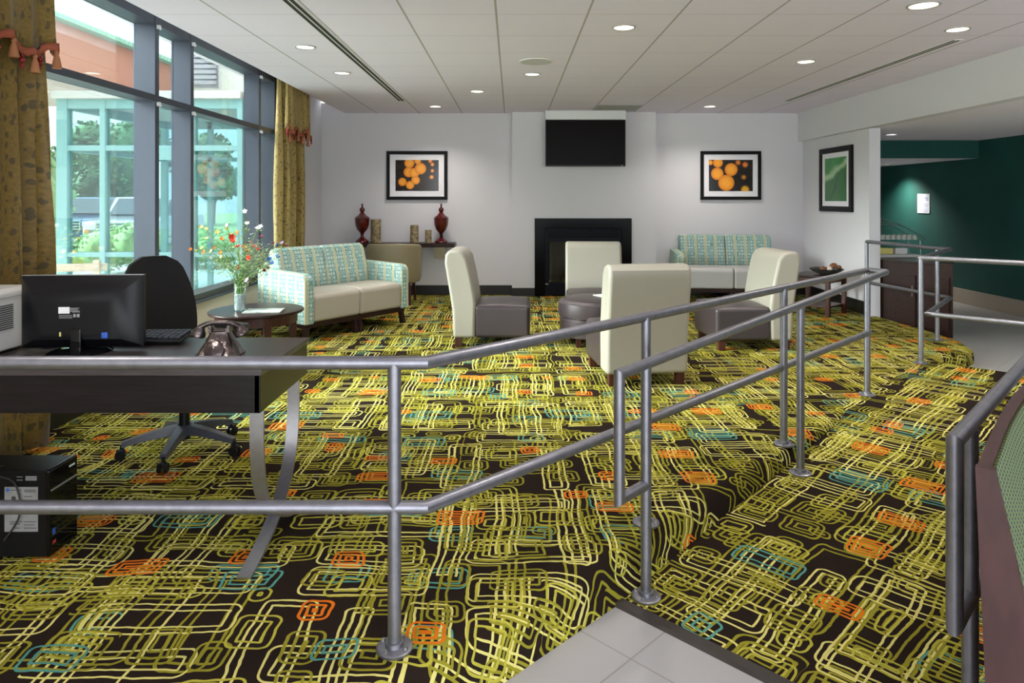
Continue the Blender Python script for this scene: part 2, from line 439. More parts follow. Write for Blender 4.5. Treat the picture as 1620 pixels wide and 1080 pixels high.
M_['chrome'] = mat('chrome', (0.7, 0.7, 0.72), 0.12, 1.0)
M_['amber'] = mat('amber_lamp', (0.8, 0.25, 0.03), 0.3)
M_['slat'] = mat('weathered_bench_slat', (0.50, 0.42, 0.33), 0.7, var=0.2, vscale=5, stretch=(1, 8, 8))
M_['signwhite'] = mat('white_acrylic_sign', (0.72, 0.78, 0.86), 0.4)
M_['signink'] = mat('blue_sign_ink', (0.12, 0.13, 0.45), 0.5)
M_['silverlabel'] = mat('silver_label', (0.27, 0.27, 0.265), 0.45, 0.2, var=0.1, vscale=30)
M_['ink'] = mat('black_ink', (0.03, 0.03, 0.03), 0.6)
M_['greyink'] = mat('grey_print', (0.30, 0.30, 0.30), 0.6)
M_['bluelabel'] = mat('blue_label', (0.03, 0.10, 0.45), 0.4)
M_['redlabel'] = mat('red_label', (0.45, 0.03, 0.03), 0.4)
M_['cup'] = mat('white_cup_glaze', (0.62, 0.64, 0.60), 0.3)
M_['bowl'] = mat('dark_wire_bowl', (0.06, 0.06, 0.05), 0.5, var=0.5, vscale=40)
M_['cone'] = mat('brown_pine_cone', (0.20, 0.075, 0.03), 0.8, var=0.5, vscale=40, bump=0.8, bscale=60)
M_['ballw'] = mat('pale_woven_ball', (0.62, 0.52, 0.42), 0.8, bump=0.8, bscale=60)
M_['magazine'] = mat('magazine_cover', (0.50, 0.56, 0.50), 0.35, var=0.5, vscale=14)

# ------------------------------------------------------------------ mesh helpers
def BM(): return bmesh.new()

def xf(verts, loc=(0, 0, 0), rot=None):
    if rot is not None:
        for v in verts: v.co = rot @ v.co
    L = Vector(loc)
    for v in verts: v.co += L

def RZ(a): return Matrix.Rotation(a, 3, 'Z')
def RX(a): return Matrix.Rotation(a, 3, 'X')
def RY(a): return Matrix.Rotation(a, 3, 'Y')

def box(bm, x0, x1, y0, y1, z0, z1, bev=0.0, seg=2, rot=None, piv=None):
    r = bmesh.ops.create_cube(bm, size=1.0)
    vs_ = r['verts']
    for v in vs_:
        v.co = Vector(((x0 + x1) / 2 + v.co.x * (x1 - x0), (y0 + y1) / 2 + v.co.y * (y1 - y0), (z0 + z1) / 2 + v.co.z * (z1 - z0)))
    if bev > 0:
        es = list({e for v in vs_ for e in v.link_edges})
        rr = bmesh.ops.bevel(bm, geom=es, offset=bev, segments=seg, profile=0.5, affect='EDGES')
        vs_ = list({v for f in rr['faces'] for v in f.verts} | {v for v in vs_ if v.is_valid})
        vs_ = [v for v in vs_ if v.is_valid]
    if rot is not None:
        P = Vector(piv) if piv else Vector(((x0 + x1) / 2, (y0 + y1) / 2, (z0 + z1) / 2))
        for v in vs_: v.co = rot @ (v.co - P) + P
    return vs_

def prism(bm, pts, z0, z1, bev=0.0, seg=3, axis='z', ang=30):
    """extrude a polygon; axis z: pts are x,y. axis y: pts are x,z (z0..z1 along y). axis x: pts are y,z"""
    def P(a, b, h):
        return (a, b, h) if axis == 'z' else ((a, h, b) if axis == 'y' else (h, a, b))
    b0 = [bm.verts.new(P(a, b, z0)) for a, b in pts]
    b1 = [bm.verts.new(P(a, b, z1)) for a, b in pts]
    n = len(pts)
    fs = [bm.faces.new(b0[::-1]), bm.faces.new(b1)]
    for i in range(n):
        fs.append(bm.faces.new((b0[i], b0[(i + 1) % n], b1[(i + 1) % n], b1[i])))
    bmesh.ops.recalc_face_normals(bm, faces=fs)
    if bev > 0:
        es = [e for e in {e for f in fs for e in f.edges} if len(e.link_faces) == 2 and e.calc_face_angle(0) > math.radians(ang)]
        bmesh.ops.bevel(bm, geom=es, offset=bev, segments=seg, profile=0.5, affect='EDGES', clamp_overlap=True)

def cyl(bm, x, y, z0, z1, r0, r1=None, seg=24, cap=True):
    r1 = r0 if r1 is None else r1
    lathe(bm, [(r0, z0), (r1, z1)], x, y, 0, seg, cap)

def lathe(bm, prof, x=0, y=0, z=0, seg=24, cap=True):
    rings = []
    for r, h in prof:
        rings.append([bm.verts.new((x + r * math.cos(2 * PI * i / seg), y + r * math.sin(2 * PI * i / seg), z + h)) for i in range(seg)])
    fs = []
    for a, b in zip(rings, rings[1:]):
        for i in range(seg):
            fs.append(bm.faces.new((a[i], a[(i + 1) % seg], b[(i + 1) % seg], b[i])))
    if cap:
        fs.append(bm.faces.new(rings[0][::-1])); fs.append(bm.faces.new(rings[-1]))
    return [v for r in rings for v in r]

def sweep(bm, pts, r, seg=12, closed_ends=True, flat=None):
    """tube with mitred corners; flat=(w,h) sweeps a rectangle"""
    P = [Vector(p) for p in pts]
    d0 = (P[1] - P[0]).normalized()
    up = Vector((0, 0, 1)) if abs(d0.z) < 0.95 else Vector((1, 0, 0))
    a = d0.cross(up).normalized(); b = a.cross(d0).normalized()
    if flat:
        hw, hh = flat[0] / 2, flat[1] / 2
        offs = [a * sx * hw + b * sy * hh for sx, sy in ((-1, -1), (1, -1), (1, 1), (-1, 1))]
    else:
        offs = [a * math.cos(2 * PI * i / seg) * r + b * math.sin(2 * PI * i / seg) * r for i in range(seg)]
    cur = [P[0] + o for o in offs]
    rings = [[bm.verts.new(c) for c in cur]]
    for i in range(1, len(P)):
        d = (P[i] - P[i - 1]).normalized()
        if i < len(P) - 1:
            dn = (P[i + 1] - P[i]).normalized()
            nrm = (d + dn)
            nrm = nrm.normalized() if nrm.length > 1e-6 else d
        else:
            nrm = d
        den = d.dot(nrm)
        cur = [c + d * ((P[i] - c).dot(nrm) / den) for c in cur]
        rings.append([bm.verts.new(c) for c in cur])
    m = len(offs)
    for A, B in zip(rings, rings[1:]):
        for k in range(m):
            bm.faces.new((A[k], A[(k + 1) % m], B[(k + 1) % m], B[k]))
    if closed_ends:
        bm.faces.new(rings[0][::-1]); bm.faces.new(rings[-1])

def loft(bm, rings, close=True, caps=True):
    R = [[bm.verts.new(p) for p in r] for r in rings]
    m = len(R[0])
    for A, B in zip(R, R[1:]):
        for k in range(m if close else m - 1):
            bm.faces.new((A[k], A[(k + 1) % m], B[(k + 1) % m], B[k]))
    if caps and close:
        bm.faces.new(R[0][::-1]); bm.faces.new(R[-1])

def sphere(bm, loc, r, sc=(1, 1, 1), u=12, v=8):
    q = bmesh.ops.create_uvsphere(bm, u_segments=u, v_segments=v, radius=r)
    for k in q['verts']:
        k.co = Vector((k.co.x * sc[0] + loc[0], k.co.y * sc[1] + loc[1], k.co.z * sc[2] + loc[2]))

def obj(name, bm, m, parent=None, loc=None, rz=0.0, uv=None, smooth=35, recalc=True):
    if recalc: bmesh.ops.recalc_face_normals(bm, faces=bm.faces[:])
    if uv == 'box':
        ly = bm.loops.layers.uv.new('UVMap')
        for f in bm.faces:
            nx, ny, nz = (abs(c) for c in f.normal)
            for lp in f.loops:
                c = lp.vert.co
                lp[ly].uv = (c.y, c.z) if nx >= ny and nx >= nz else ((c.x, c.z) if ny >= nz else (c.x, c.y))
    elif callable(uv):
        ly = bm.loops.layers.uv.new('UVMap')
        for f in bm.faces:
            for lp in f.loops: lp[ly].uv = uv(lp.vert.co, f)
    me = bpy.data.meshes.new(name)
    bm.to_mesh(me); bm.free()
    me.materials.append(M_[m] if isinstance(m, str) else m)
    if smooth:
        for p in me.polygons: p.use_smooth = True
        me.set_sharp_from_angle(angle=math.radians(smooth))
    o = bpy.data.objects.new(name, me)
    COL.objects.link(o)
    if smooth and len(me.polygons) < 3000:
        wm = o.modifiers.new('weighted', 'WEIGHTED_NORMAL'); wm.keep_sharp = True; wm.weight = 80
    if parent is not None: o.parent = parent
    if loc: o.location = loc
    if rz: o.rotation_euler.z = rz
    return o

def thing(name, label, cat, loc=(0, 0, 0), rz=0.0, group=None):
    o = bpy.data.objects.new(name, None)
    o.empty_display_size = 0.1
    COL.objects.link(o)
    o.location = loc; o.rotation_euler = (0, 0, rz)
    return tag(o, label, cat, group)

def tag(o, label, cat, group=None, kind=None):
    o['label'] = label; o['category'] = cat
    if group: o['group'] = group
    if kind: o['kind'] = kind
    return o

def struct(name, bm, m, uv=None, label=None, cat=None, smooth=35):
    o = obj(name, bm, m, uv=uv, smooth=smooth)
    o['kind'] = 'structure'
    if label: o['label'] = label
    if cat: o['category'] = cat
    return o

def copy_tree(root, label, loc=None, rz=None, group=None):
    r = root.copy(); COL.objects.link(r)
    if loc is not None: r.location = loc
    if rz is not None: r.rotation_euler = (0, 0, rz)
    r['label'] = label
    if group: r['group'] = group
    for ch in list(root.children):
        c = ch.copy(); COL.objects.link(c); c.parent = r
        for g in list(ch.children):
            d = g.copy(); COL.objects.link(d); d.parent = c
    return r

def text(name, body, size, m, loc, rot, parent=None, align='LEFT', ext=0.0004):
    cu = bpy.data.curves.new(name, 'FONT')
    cu.body = body; cu.size = size; cu.align_x = align; cu.extrude = ext
    cu.materials.append(M_[m])
    o = bpy.data.objects.new(name, cu)
    COL.objects.link(o)
    me = bpy.data.meshes.new_from_object(o)
    bpy.data.objects.remove(o)
    o = bpy.data.objects.new(name, me); COL.objects.link(o)
    if not me.materials: me.materials.append(M_[m])
    o.location = loc; o.rotation_euler = rot
    if parent is not None: o.parent = parent
    return o

S2 = math.sqrt(0.5)
def TS(t, s, z=0.0):
    """ramp coordinates: t up the ramp, s across it towards the right"""
    return Vector(((t + s) * S2, (t - s) * S2, z))

# ================================================================== STRUCTURE
WX, RX_, YB = -2.74, 4.18, 10.05
# floor (tile, lower level)
bm = BM(); box(bm, -3.0, 7.0, -3.5, 12.8, -0.35, -0.15)
struct('floor', bm, 'tile', uv=lambda c, f: ((c.x + c.y) * S2 - 1.913, (c.x - c.y) * S2 + 1.357), label='pale square floor tiles of the lower level', cat='floor')

# raised carpeted platform with rolled nosing
def nose_profile():
    H = 0.15; R = 0.10
    pts = [(-1.70, 0.0, 0.0)]
    L = 0.0
    for i in range(1, 8):
        a = i / 7 * PI / 2
        s = -1.70 + R * math.sin(a) ; z = -R * (1 - math.cos(a))
        L += R * PI / 14
        pts.append((s, z, L))
    pts.append((-1.56, -0.17, L + 0.09))
    return pts
bm = BM()
ly = bm.loops.layers.uv.new('UVMap')
def uvface(vs_, uvs):
    f = bm.faces.new(vs_)
    for lp, u in zip(f.loops, uvs): lp[ly].uv = u
NP = nose_profile()
T0, T1 = -1.6, 4.75
# sloped edge strip along the ramp
N = 24
prev = None
for k in range(N + 1):
    t = T0 + (T1 - T0) * k / N
    row = []
    for (s, z, L) in NP:
        v = bm.verts.new(TS(t, s, z))
        base = TS(t, -1.70)
        # carpet wraps over the edge: unrolled distance is added in the s direction
        u = TS(t, -1.70 + L)
        row.append((v, (u.x, u.y)))
    if prev:
        for i in range(len(row) - 1):
            uvface([prev[i][0], row[i][0], row[i + 1][0], prev[i + 1][0]], [prev[i][1], row[i][1], row[i + 1][1], prev[i + 1][1]])
    prev = row
# flat top
edge_lo = TS(T0, -1.70); edge_hi = TS(T1, -1.70)
top = [Vector((WX, edge_lo.y, 0)), edge_lo, edge_hi, TS(6.66, -1.70), Vector((3.60, 6.02, 0)), Vector((3.78, 6.26, 0)), Vector((4.02, 6.34, 0)),
       Vector((4.20, 6.50, 0)), Vector((4.30, 6.80, 0)), Vector((4.32, 7.3, 0)), Vector((4.25, 8.20, 0)), Vector((4.18, YB, 0)), Vector((WX, YB, 0))]
tv = [bm.verts.new(p) for p in top]
uvface(tv, [(p.x, p.y) for p in top])
# rolled nosing at the far right corner
cor = top[3:11]
rowp = None
for i, p in enumerate(cor):
    a = cor[max(0, i - 1)]; b = cor[min(len(cor) - 1, i + 1)]
    d = (b - a).normalized(); nrm = Vector((d.y, -d.x, 0))
    row = []
    for q in range(9):
        if q < 8:
            an = q / 7 * PI / 2; off = 0.08 * math.sin(an); z = -0.08 * (1 - math.cos(an)); L = 0.08 * an
        else:
            off = 0.08; z = -0.155; L = 0.20
        pp = p + nrm * off; pp.z = z
        uu = p + nrm * L
        row.append((bm.verts.new(pp), (uu.x, uu.y)))
    if rowp:
        for q in range(8):
            uvface([rowp[q][0], row[q][0], row[q + 1][0], rowp[q + 1][0]], [rowp[q][1], row[q][1], row[q + 1][1], rowp[q + 1][1]])
    rowp = row
bmesh.ops.recalc_face_normals(bm, faces=bm.faces[:])
struct('floor', bm, 'carpet', label='raised platform of brown, olive, yellow, orange and teal patterned carpet', cat='carpet', smooth=60)

def ramp_z(t): return min(0.0, -0.148 + 0.0556 * (t - 2.17))
bm = BM(); ly = bm.loops.layers.uv.new('UVMap')
SL, SR = -1.72, -0.37
pv = None
for t in [2.17, 3.0, 4.0, 4.83, 6.68]:
    z = ramp_z(t) + 0.002
    a = bm.verts.new(TS(t, SL, z)); b = bm.verts.new(TS(t, SR, z))
    c = bm.verts.new(TS(t, SR, -0.16))
    ca = ((t + 0.31), SL + 0.1); cb = ((t + 0.31), SR + 0.1); cc = (t + 0.31, SR + 0.1 + z + 0.16)
    cur = [(a, (-ca[1], ca[0])), (b, (-cb[1], cb[0])), (c, (-cc[1], cc[0]))]
    if pv:
        for i in (0, 1):
            uvface([pv[i][0], cur[i][0], cur[i + 1][0], pv[i + 1][0]], [pv[i][1], cur[i][1], cur[i + 1][1], pv[i + 1][1]])
    pv = cur
# end wall of landing
t = 6.68
a = bm.verts.new(TS(t, SL, 0.002)); b = bm.verts.new(TS(t, SR, 0.002)); c = bm.verts.new(TS(t + 0.02, SR, -0.16)); d = bm.verts.new(TS(t + 0.02, SL, -0.16))
uvface([a, b, c, d], [(0, 0), (1.3, 0), (1.3, .16), (0, .16)])
struct('floor', bm, 'carpet', label='carpeted ramp rising beside the platform', cat='ramp', smooth=20)
# metal-edged reducer strip at the foot of the ramp
bm = BM()
loft(bm, [[TS(2.115, s, -0.15), TS(2.125, s, -0.139), TS(2.165, s, -0.139), TS(2.185, s, -0.15)] for s in (-1.58, -0.37)])
struct('trim_1', bm, 'dark_trim', label='dark strip where the ramp carpet meets the tiles', cat='trim')

# back wall with firebox hole left in chimney breast
YC = 9.90
bm = BM()
box(bm, -2.9, 0.0, YB, YB + 0.15, -0.2, 2.75)
box(bm, 2.04, 4.4, YB, YB + 0.15, -0.2, 2.75)
box(bm, 0.0, 2.04, YB + 0.45, YB + 0.6, -0.2, 2.75)
struct('wall_back', bm, 'wall', smooth=0)
bm = BM()
box(bm, 0.0, 0.46, YC, YB + 0.5, -0.2, 2.61)
box(bm, 1.58, 2.04, YC, YB + 0.5, -0.2, 2.61)
box(bm, 0.46, 1.58, YC, YB + 0.5, 0.94, 2.61)
struct('wall_chimney', bm, 'wall', smooth=0)
# left wall: sill wall, piers and end piece beyond the curtain
bm = BM()
box(bm, -3.0, WX, -3.5, 8.12, -0.2, 0.47)
box(bm, -3.0, WX, 8.12, YB + .1, -0.2, 2.8)
box(bm, -3.0, WX, -3.5, 2.97, 0.47, 2.8)
struct('wall_left', bm, 'sillwall', smooth=0)
bm = BM(); box(bm, -2.745, -2.738, 8.14, YB, 0, 2.8)
struct('wall_left', bm, 'wall', smooth=0)
bm = BM(); box(bm, -3.1, -2.86, -3.5, YB, 2.78, 2.95); box(bm, -2.86, -2.40, -3.5, YB, 2.85, 2.95)
struct('ceiling', bm, 'ceiling_plain', smooth=0)
# main ceiling
bm = BM(); box(bm, -2.40, 4.2, -3.5, YB + .1, 2.604, 2.95)
struct('ceiling', bm, 'ceiling', smooth=0)
# bulkhead and lower ceiling of the corridor
bm = BM(); box(bm, 4.11, 4.24, -3.5, YB, 2.20, 2.604)
struct('wall_bulkhead', bm, 'wall', smooth=0)
bm = BM(); box(bm, 4.24, 6.75, -3.5, 9.9, 2.20, 2.3); box(bm, 4.24, 6.75, 9.9, 12.8, 1.95, 2.1)
struct('ceiling', bm, 'ceiling_plain', smooth=0)
bm = BM(); box(bm, 4.32, 6.6, 9.88, 9.93, 1.95, 2.2)
struct('wall_soffit', bm, 'green', smooth=0)
bm = BM(); box(bm, RX_, 4.31, 8.18, YB + .1, -0.2, 2.205); box(bm, RX_+.02, 4.31, YB, 12.6, -.2, 1.96)
struct('wall_right', bm, 'wall', smooth=0)
bm = BM(); box(bm, 6.60, 6.75, -3.5, 12.8, -0.2, 2.3)
struct('wall_green', bm, 'green', smooth=0)
bm = BM(); box(bm, 4.3, 6.6, 12.5, 12.65, -0.2, 2.0)
struct('wall_far', bm, 'darkwall', smooth=0)
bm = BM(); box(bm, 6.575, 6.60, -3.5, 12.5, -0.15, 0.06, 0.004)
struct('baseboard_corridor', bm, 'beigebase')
# baseboards
for nm, a in (('baseboard_back', (WX, 0.0, YB - 0.012, YB, 0, .135)), ('baseboard_back', (2.04, RX_, YB - 0.012, YB, 0, .135)),
              ('baseboard_chimney', (0.0, 0.32, YC - 0.012, YC, 0, .115)), ('baseboard_chimney', (1.69, 2.04, YC - 0.012, YC, 0, .115)),
              ('baseboard_right', (RX_ - 0.012, RX_, 8.2, YB - .012, 0, .16)), ('baseboard_left', (WX, WX + 0.012, -3.5, YB - .012, 0, .12))):
    bm = BM(); box(bm, *a, 0.003)
    struct(nm, bm, 'base')
bm = BM(); box(bm, WX - .1, WX + 0.035, 2.97, 8.12, 0.47, 0.495, 0.004)
struct('trim_2', bm, 'frame_metal', label='grey metal window sill ledge', cat='sill')

# ------------------------------------------------------------------ windows on the left wall
ys = [3.55, 5.37, 5.96, 7.56, 8.06]
ys = [3.0, 3.75] + ys[1:]
wi = 0
XG = -2.87
for i in range(len(ys) - 1):
    wi += 1
    y0, y1 = ys[i], ys[i + 1]
    o = bpy.data.objects.new('window_%d' % wi, None); COL.objects.link(o); o['kind'] = 'structure'
    bm = BM()
    box(bm, XG - .02, -2.725, y0 - 0.03, y0 + 0.03, 0.495, 2.78, 0.003)
    if i == len(ys) - 2: box(bm, XG - .02, -2.725, y1 - 0.03, y1 + 0.03, 0.495, 2.78, 0.003)
    obj('window_mullion', bm, 'frame_metal', o)
    bm = BM()
    box(bm, XG - .02, -2.73, y0 + 0.03, y1 - 0.03, 2.12, 2.17, 0.002)
    box(bm, XG - .02, -2.73, y0 + 0.03, y1 - 0.03, 2.71, 2.78, 0.002)
    obj('window_transom', bm, 'frame_metal', o)
    bm = BM()
    box(bm, XG - .02, -2.73, y0 + 0.03, y1 - 0.03, 0.495, 0.545, 0.002)
    obj('window_bottom_rail', bm, 'dark_trim', o)
    for (za, zb) in ((0.545, 2.12), (2.17, 2.71)):
        bm = BM(); box(bm, XG - .006, XG, y0 + 0.03, y1 - 0.03, za, zb)
        obj('window_pane', bm, 'glass', o, smooth=0)
    # small curtain hook brackets
    for z in (2.69, 2.10):
        bm = BM(); box(bm, -2.725, -2.70, y0 - 0.012, y0 + 0.012, z - .015, z + .015, .002); cyl(bm, -2.70, y0, z - .02, z, .008, seg=10)
        obj('bracket', bm, 'white', o)

# ================================================================== CEILING FIXTURES
lights = [(483, 74, 0), (541, 115, 0), (689, 168, 1), (755, 144, 1), (842, 117, 0), (987, 43, 1), (1275, 97, 1), (1123, 168, 1), (1461, 8, 1), (1515, 46, 1)]
lab = {0: 'bare reflector recessed downlight second nearest the window, beyond the left slot diffuser'}
lnames = ['unlit-looking recessed downlight between window and long slot vent, nearer one',
          'unlit-looking recessed downlight between window and long slot vent, farther one',
          'small lit ceiling downlight just past the end of the left slot vent',
          'small lit ceiling downlight second back, left of the chimney breast line',
          'silvery reflector downlight directly behind the round ceiling speaker',
          'bright round downlight in ceiling centre, nearest the viewer of the middle ones',
          'bright round downlight left of the right-hand slot vent',
          'small lit ceiling downlight near the back wall, right of the television',
          'large warm downlight at the top edge of the picture, nearest of all',
          'bright round downlight beside the near end of the right slot vent']
def downlight(x, y, z, kind, label, group, power, r=0.085):
    t = thing('downlight', label, 'ceiling light', (x, y, z), 0, group)
    bm = BM()
    lathe(bm, [(r, 0.002), (r, -0.006), (r * 0.93, -0.010), (r * 0.82, -0.006), (r * 0.80, 0.0), (r * 0.80, 0.002)], seg=32, cap=False)
    obj('trim_ring', bm, 'lighttrim', t)
    bm = BM()
    lathe(bm, [(0.001, -0.001), (r * 0.5, -0.002), (r * 0.81, -0.004)], seg=32, cap=False)
    obj('lens', bm, 'lens_warm' if kind else 'lens_cool', t, recalc=False)
    if power > 0:
        ld = bpy.data.lights.new('downlight_lamp', 'SPOT')
        ld.energy = power; ld.spot_size = math.radians(130); ld.spot_blend = 0.9; ld.shadow_soft_size = 0.08
        ld.color = (1.0, 0.92, 0.84) if kind else (1, 0.96, 0.9)
        lo = bpy.data.objects.new('downlight_lamp', ld); COL.objects.link(lo)
        lo.parent = t; lo.location = (0, 0, -0.03)
    return t
for (px, py, k), nm in zip(lights, lnames):
    d = 1.234 * F / (315 - py)
    downlight((px - 810) * d / F, d, 2.604, k, nm, 'recessed ceiling downlights', SPOT if k else SPOT * 0.7, 0.085 if py > 20 else 0.1)
# added unseen downlights near and behind the viewpoint, to brighten the room
for x, y in ((-1.66, 2.2), (-1.66, -0.6), (0.8, 2.6), (0.8, 0.2), (0.8, -2.0), (3.0, 2.4), (3.0, 0.2), (3.0, -2.0)):
    downlight(x, y, 2.604, 1, 'added downlight in the unseen near ceiling for extra light, one of the front rows', 'added front downlights', SPOT * 0.82)
for x, y in ((5.5, 1.0), (5.5, 3.2), (5.5, 5.4)):  # added unseen lamps that brighten the corridor
    downlight(x, y, 2.20, 1, 'added downlight in the low corridor ceiling, unseen on the right, for extra light', 'added corridor downlights', 60)
downlight(4.85, 8.94, 2.20, 0, 'dim recessed downlight in the low ceiling above the drinks counter', 'recessed ceiling downlights', 2)
downlight(6.22, 11.6, 1.95, 1, 'bright downlight under the green soffit, shining on the green wall', 'recessed ceiling downlights', 70)

t = thing('ceiling_speaker', 'round white speaker grille flush in the ceiling tiles', 'speaker', (0.215, 6.26, 2.604))
bm = BM(); lathe(bm, [(0.15, 0.001), (0.15, -0.006), (0.14, -0.008)], seg=40, cap=False); obj('rim', bm, 'white', t)
bm = BM(); lathe(bm, [(0.001, -0.007), (0.141, -0.0065)], seg=40, cap=False); obj('grille', bm, mat('pale_grille', (0.62, 0.61, 0.61), 0.8, bump=0.6, bscale=400), t)

def slot(x, y0, y1, wdt, label):
    t = thing('slot_diffuser', label, 'air vent', (x, (y0 + y1) / 2, 2.604), 0, 'linear slot diffusers')
    h = (y1 - y0) / 2
    bm = BM()
    for a, b in ((-wdt / 2, -wdt / 2 + .008), (-.006, .006), (wdt / 2 - .008, wdt / 2)):
        box(bm, a, b, -h, h, -0.004, 0.001, 0.001)
    box(bm, -wdt / 2, wdt / 2, -h, -h + .012, -0.008, 0.001); box(bm, -wdt / 2, wdt / 2, h - .012, h, -0.008, 0.001)
    obj('frame', bm, 'white', t)
    for a, b in ((-wdt / 2 + .008, -.006), (.006, wdt / 2 - .008)):
        bm = BM(); box(bm, a, b, -h + .012, h - .012, -0.003, 0.001); obj('slot', bm, 'slotdark', t)
slot(-1.385, 1.0, 8.78, 0.085, 'long white slot diffuser running towards the back wall near the window')
slot(3.45, 5.39, 8.8, 0.075, 'shorter slot diffuser in the ceiling beside the right bulkhead')
bm = BM(); box(bm, 1.13, 1.71, 9.16, 9.74, 2.598, 2.6045, 0.002)  # thin grey slab paints the shade of a ceiling recess
tag(obj('recess_shade_patch', bm, mat('painted_recess_shade', (0.42, 0.42, 0.42), 0.9)), 'grey square of painted recess shade in the ceiling in front of the television', 'painted shade')

# ================================================================== BACK WALL
t = thing('television', 'flat black wall television hanging high over the fireplace', 'television', (1.02, 9.72, 2.15))
bm = BM(); box(bm, -0.555, 0.555, -0.03, 0.03, -0.325, 0.32, 0.006); obj('housing', bm, 'black', t)
bm = BM(); box(bm, -0.545, 0.545, -0.033, -0.028, -0.305, 0.31, 0.0015); obj('screen', bm, 'screen', t)
bm = BM(); box(bm, 0.49, 0.52, -0.035, -0.029, -0.319, -0.309); obj('badge', bm, 'greyink', t)
bm = BM(); box(bm, -0.1, 0.1, 0.03, 0.178, -0.1, 0.1, 0.004); obj('wall_mount', bm, 'iron', t)
bm = BM(); box(bm, 0.462, 1.578, 9.68, 9.895, 2.472, 2.60, 0.004)
tag(obj('wall_box', bm, 'white'), 'white box housing directly above the black television', 'housing')

t = thing('fireplace', 'black stone surround gas fireplace in the chimney breast', 'fireplace', (1.005, YC, 0))
bm = BM()
box(bm, -0.685, -0.54, -0.035, 0.02, 0, 1.10, 0.003); box(bm, 0.54, 0.685, -0.035, 0.02, 0, 1.10, 0.003)
box(bm, -0.685, 0.685, -0.036, 0.02, 0.965, 1.10, 0.003)
obj('stone_surround', bm, 'granite', t)
bm = BM()
for z in (0.845, 0.88, 0.915, 0.945): box(bm, -0.53, 0.53, -0.03, 0.02, z, z + 0.016, 0.003)
box(bm, -0.54, 0.54, 0.0, 0.01, .83, .965)
obj('top_louvre', bm, 'iron', t)
bm = BM()
box(bm, -0.54, -0.49, -0.02, 0.03, 0.0, 0.965, 0.004); box(bm, 0.49, 0.54, -0.02, 0.03, 0.0, 0.965, 0.004)
box(bm, -0.49, 0.49, -0.02, 0.03, 0.77, 0.835, 0.004); box(bm, -0.49, 0.49, -0.025, 0.03, 0.02, 0.19, 0.004)
obj('metal_frame', bm, 'iron', t)
bm = BM(); box(bm, -0.535, -0.49, -0.029, -0.024, 0.165, 0.18); obj('maker_plate', bm, 'greyink', t)
bm = BM()
box(bm, -0.45, 0.45, 0.40, 0.42, 0.16, 0.85); box(bm, -0.47, -0.45, 0.03, 0.42, 0.16, 0.85); box(bm, 0.45, 0.47, 0.03, 0.42, 0.16, 0.85)
box(bm, -0.47, 0.47, 0.03, 0.42, 0.14, 0.16); box(bm, -0.47, 0.47, 0.03, 0.42, 0.85, 0.87)
obj('firebox', bm, 'firebox', t, smooth=0)
for k, (a, b, r) in enumerate((((-0.30, 0.15, 0.24), (0.25, 0.20, 0.25), 0.05), ((-0.22, 0.28, 0.26), (0.30, 0.26, 0.27), 0.055), ((-0.28, 0.22, 0.30), (-0.05, 0.26, 0.50), 0.035), ((0.2, 0.2, 0.3), (-0.12, 0.27, 0.43), 0.04), ((0.05, 0.2, 0.34), (0.32, 0.26, 0.40), 0.035))):
    bm = BM(); A, B = Vector(a), Vector(b)
    sweep(bm, [A, A.lerp(B, .35) + Vector((0, .01, .015)), A.lerp(B, .7) - Vector((0, 0, .01)), B], r, 10)
    obj('log', bm, 'log', t)
bm = BM(); box(bm, -0.49, 0.49, 0.0, 0.004, 0.19, 0.77); obj('glass_front', bm, 'fireglass', t, smooth=0)

def picture(label, loc, rz, W, H, fw, art, art_w, art_h, group=None):
    t = thing('framed_picture', label, 'picture', loc, rz, group)     # local: x right, y into wall (0 at wall), z up, centred
    bm = BM()
    for (x0, x1, z0, z1) in ((-W/2, W/2, H/2 - fw, H/2), (-W/2, W/2, -H/2, -H/2 + fw), (-W/2, -W/2 + fw, -H/2 + fw, H/2 - fw), (W/2 - fw, W/2, -H/2 + fw, H/2 - fw)):
        box(bm, x0, x1, -0.032, -0.002, z0, z1, 0.003)
    obj('frame', bm, 'pictureframe', t)
    bm = BM(); box(bm, -W/2 + fw, W/2 - fw, -0.016, -0.004, -H/2 + fw, H/2 - fw); obj('mat_board', bm, 'mat', t, smooth=0)
    bm = BM(); box(bm, -art_w/2, art_w/2, -0.018, -0.015, -art_h/2, art_h/2)
    obj('print', bm, art, t, uv=lambda c, f: (c.x + art_w/2, c.z + art_h/2), smooth=0)
    return t
og = (0.85, 0.30, 0.02)
artA = art_fruit('orange_fruit_cluster_print', [(0.50, 0.43, .035, .02, (.8, .22, .02)), (.53, .38, .032, .02, (.8, .25, .02)), (.53, .29, .032, .02, (.8, .22, .02)), (.52, .20, .036, .02, (.8, .25, .02)),
    (.20, .40, .075, .006, og), (.32, .43, .05, .006, og), (.19, .27, .075, .006, og), (.27, .26, .075, .006, og), (.36, .32, .085, .006, og),
    (.10, .13, .062, .005, og), (.29, .155, .064, .005, og), (.21, .085, .062, .005, og)], 1)
picture('framed print of small orange fruit clusters, on the wall left of the chimney breast', (-1.363, YB, 1.71), 0, 0.875, 0.70, 0.048, artA, 0.62, 0.445, 'orange fruit pictures')
artB = art_fruit('orange_fruit_closeup_print', [(0.42, 0.41, .045, .03, (.8, .20, .02)), (.52, .38, .05, .03, (.8, .20, .02)), (.50, .20, .045, .04, (.6, .22, .02)), (.52, .02, .07, .03, (.7, .32, .02)),
    (.02, .41, .04, .008, og), (.13, .41, .075, .008, og), (.32, .31, .095, .006, og), (.12, .25, .092, .006, og), (.25, .12, .118, .006, og)], 2)
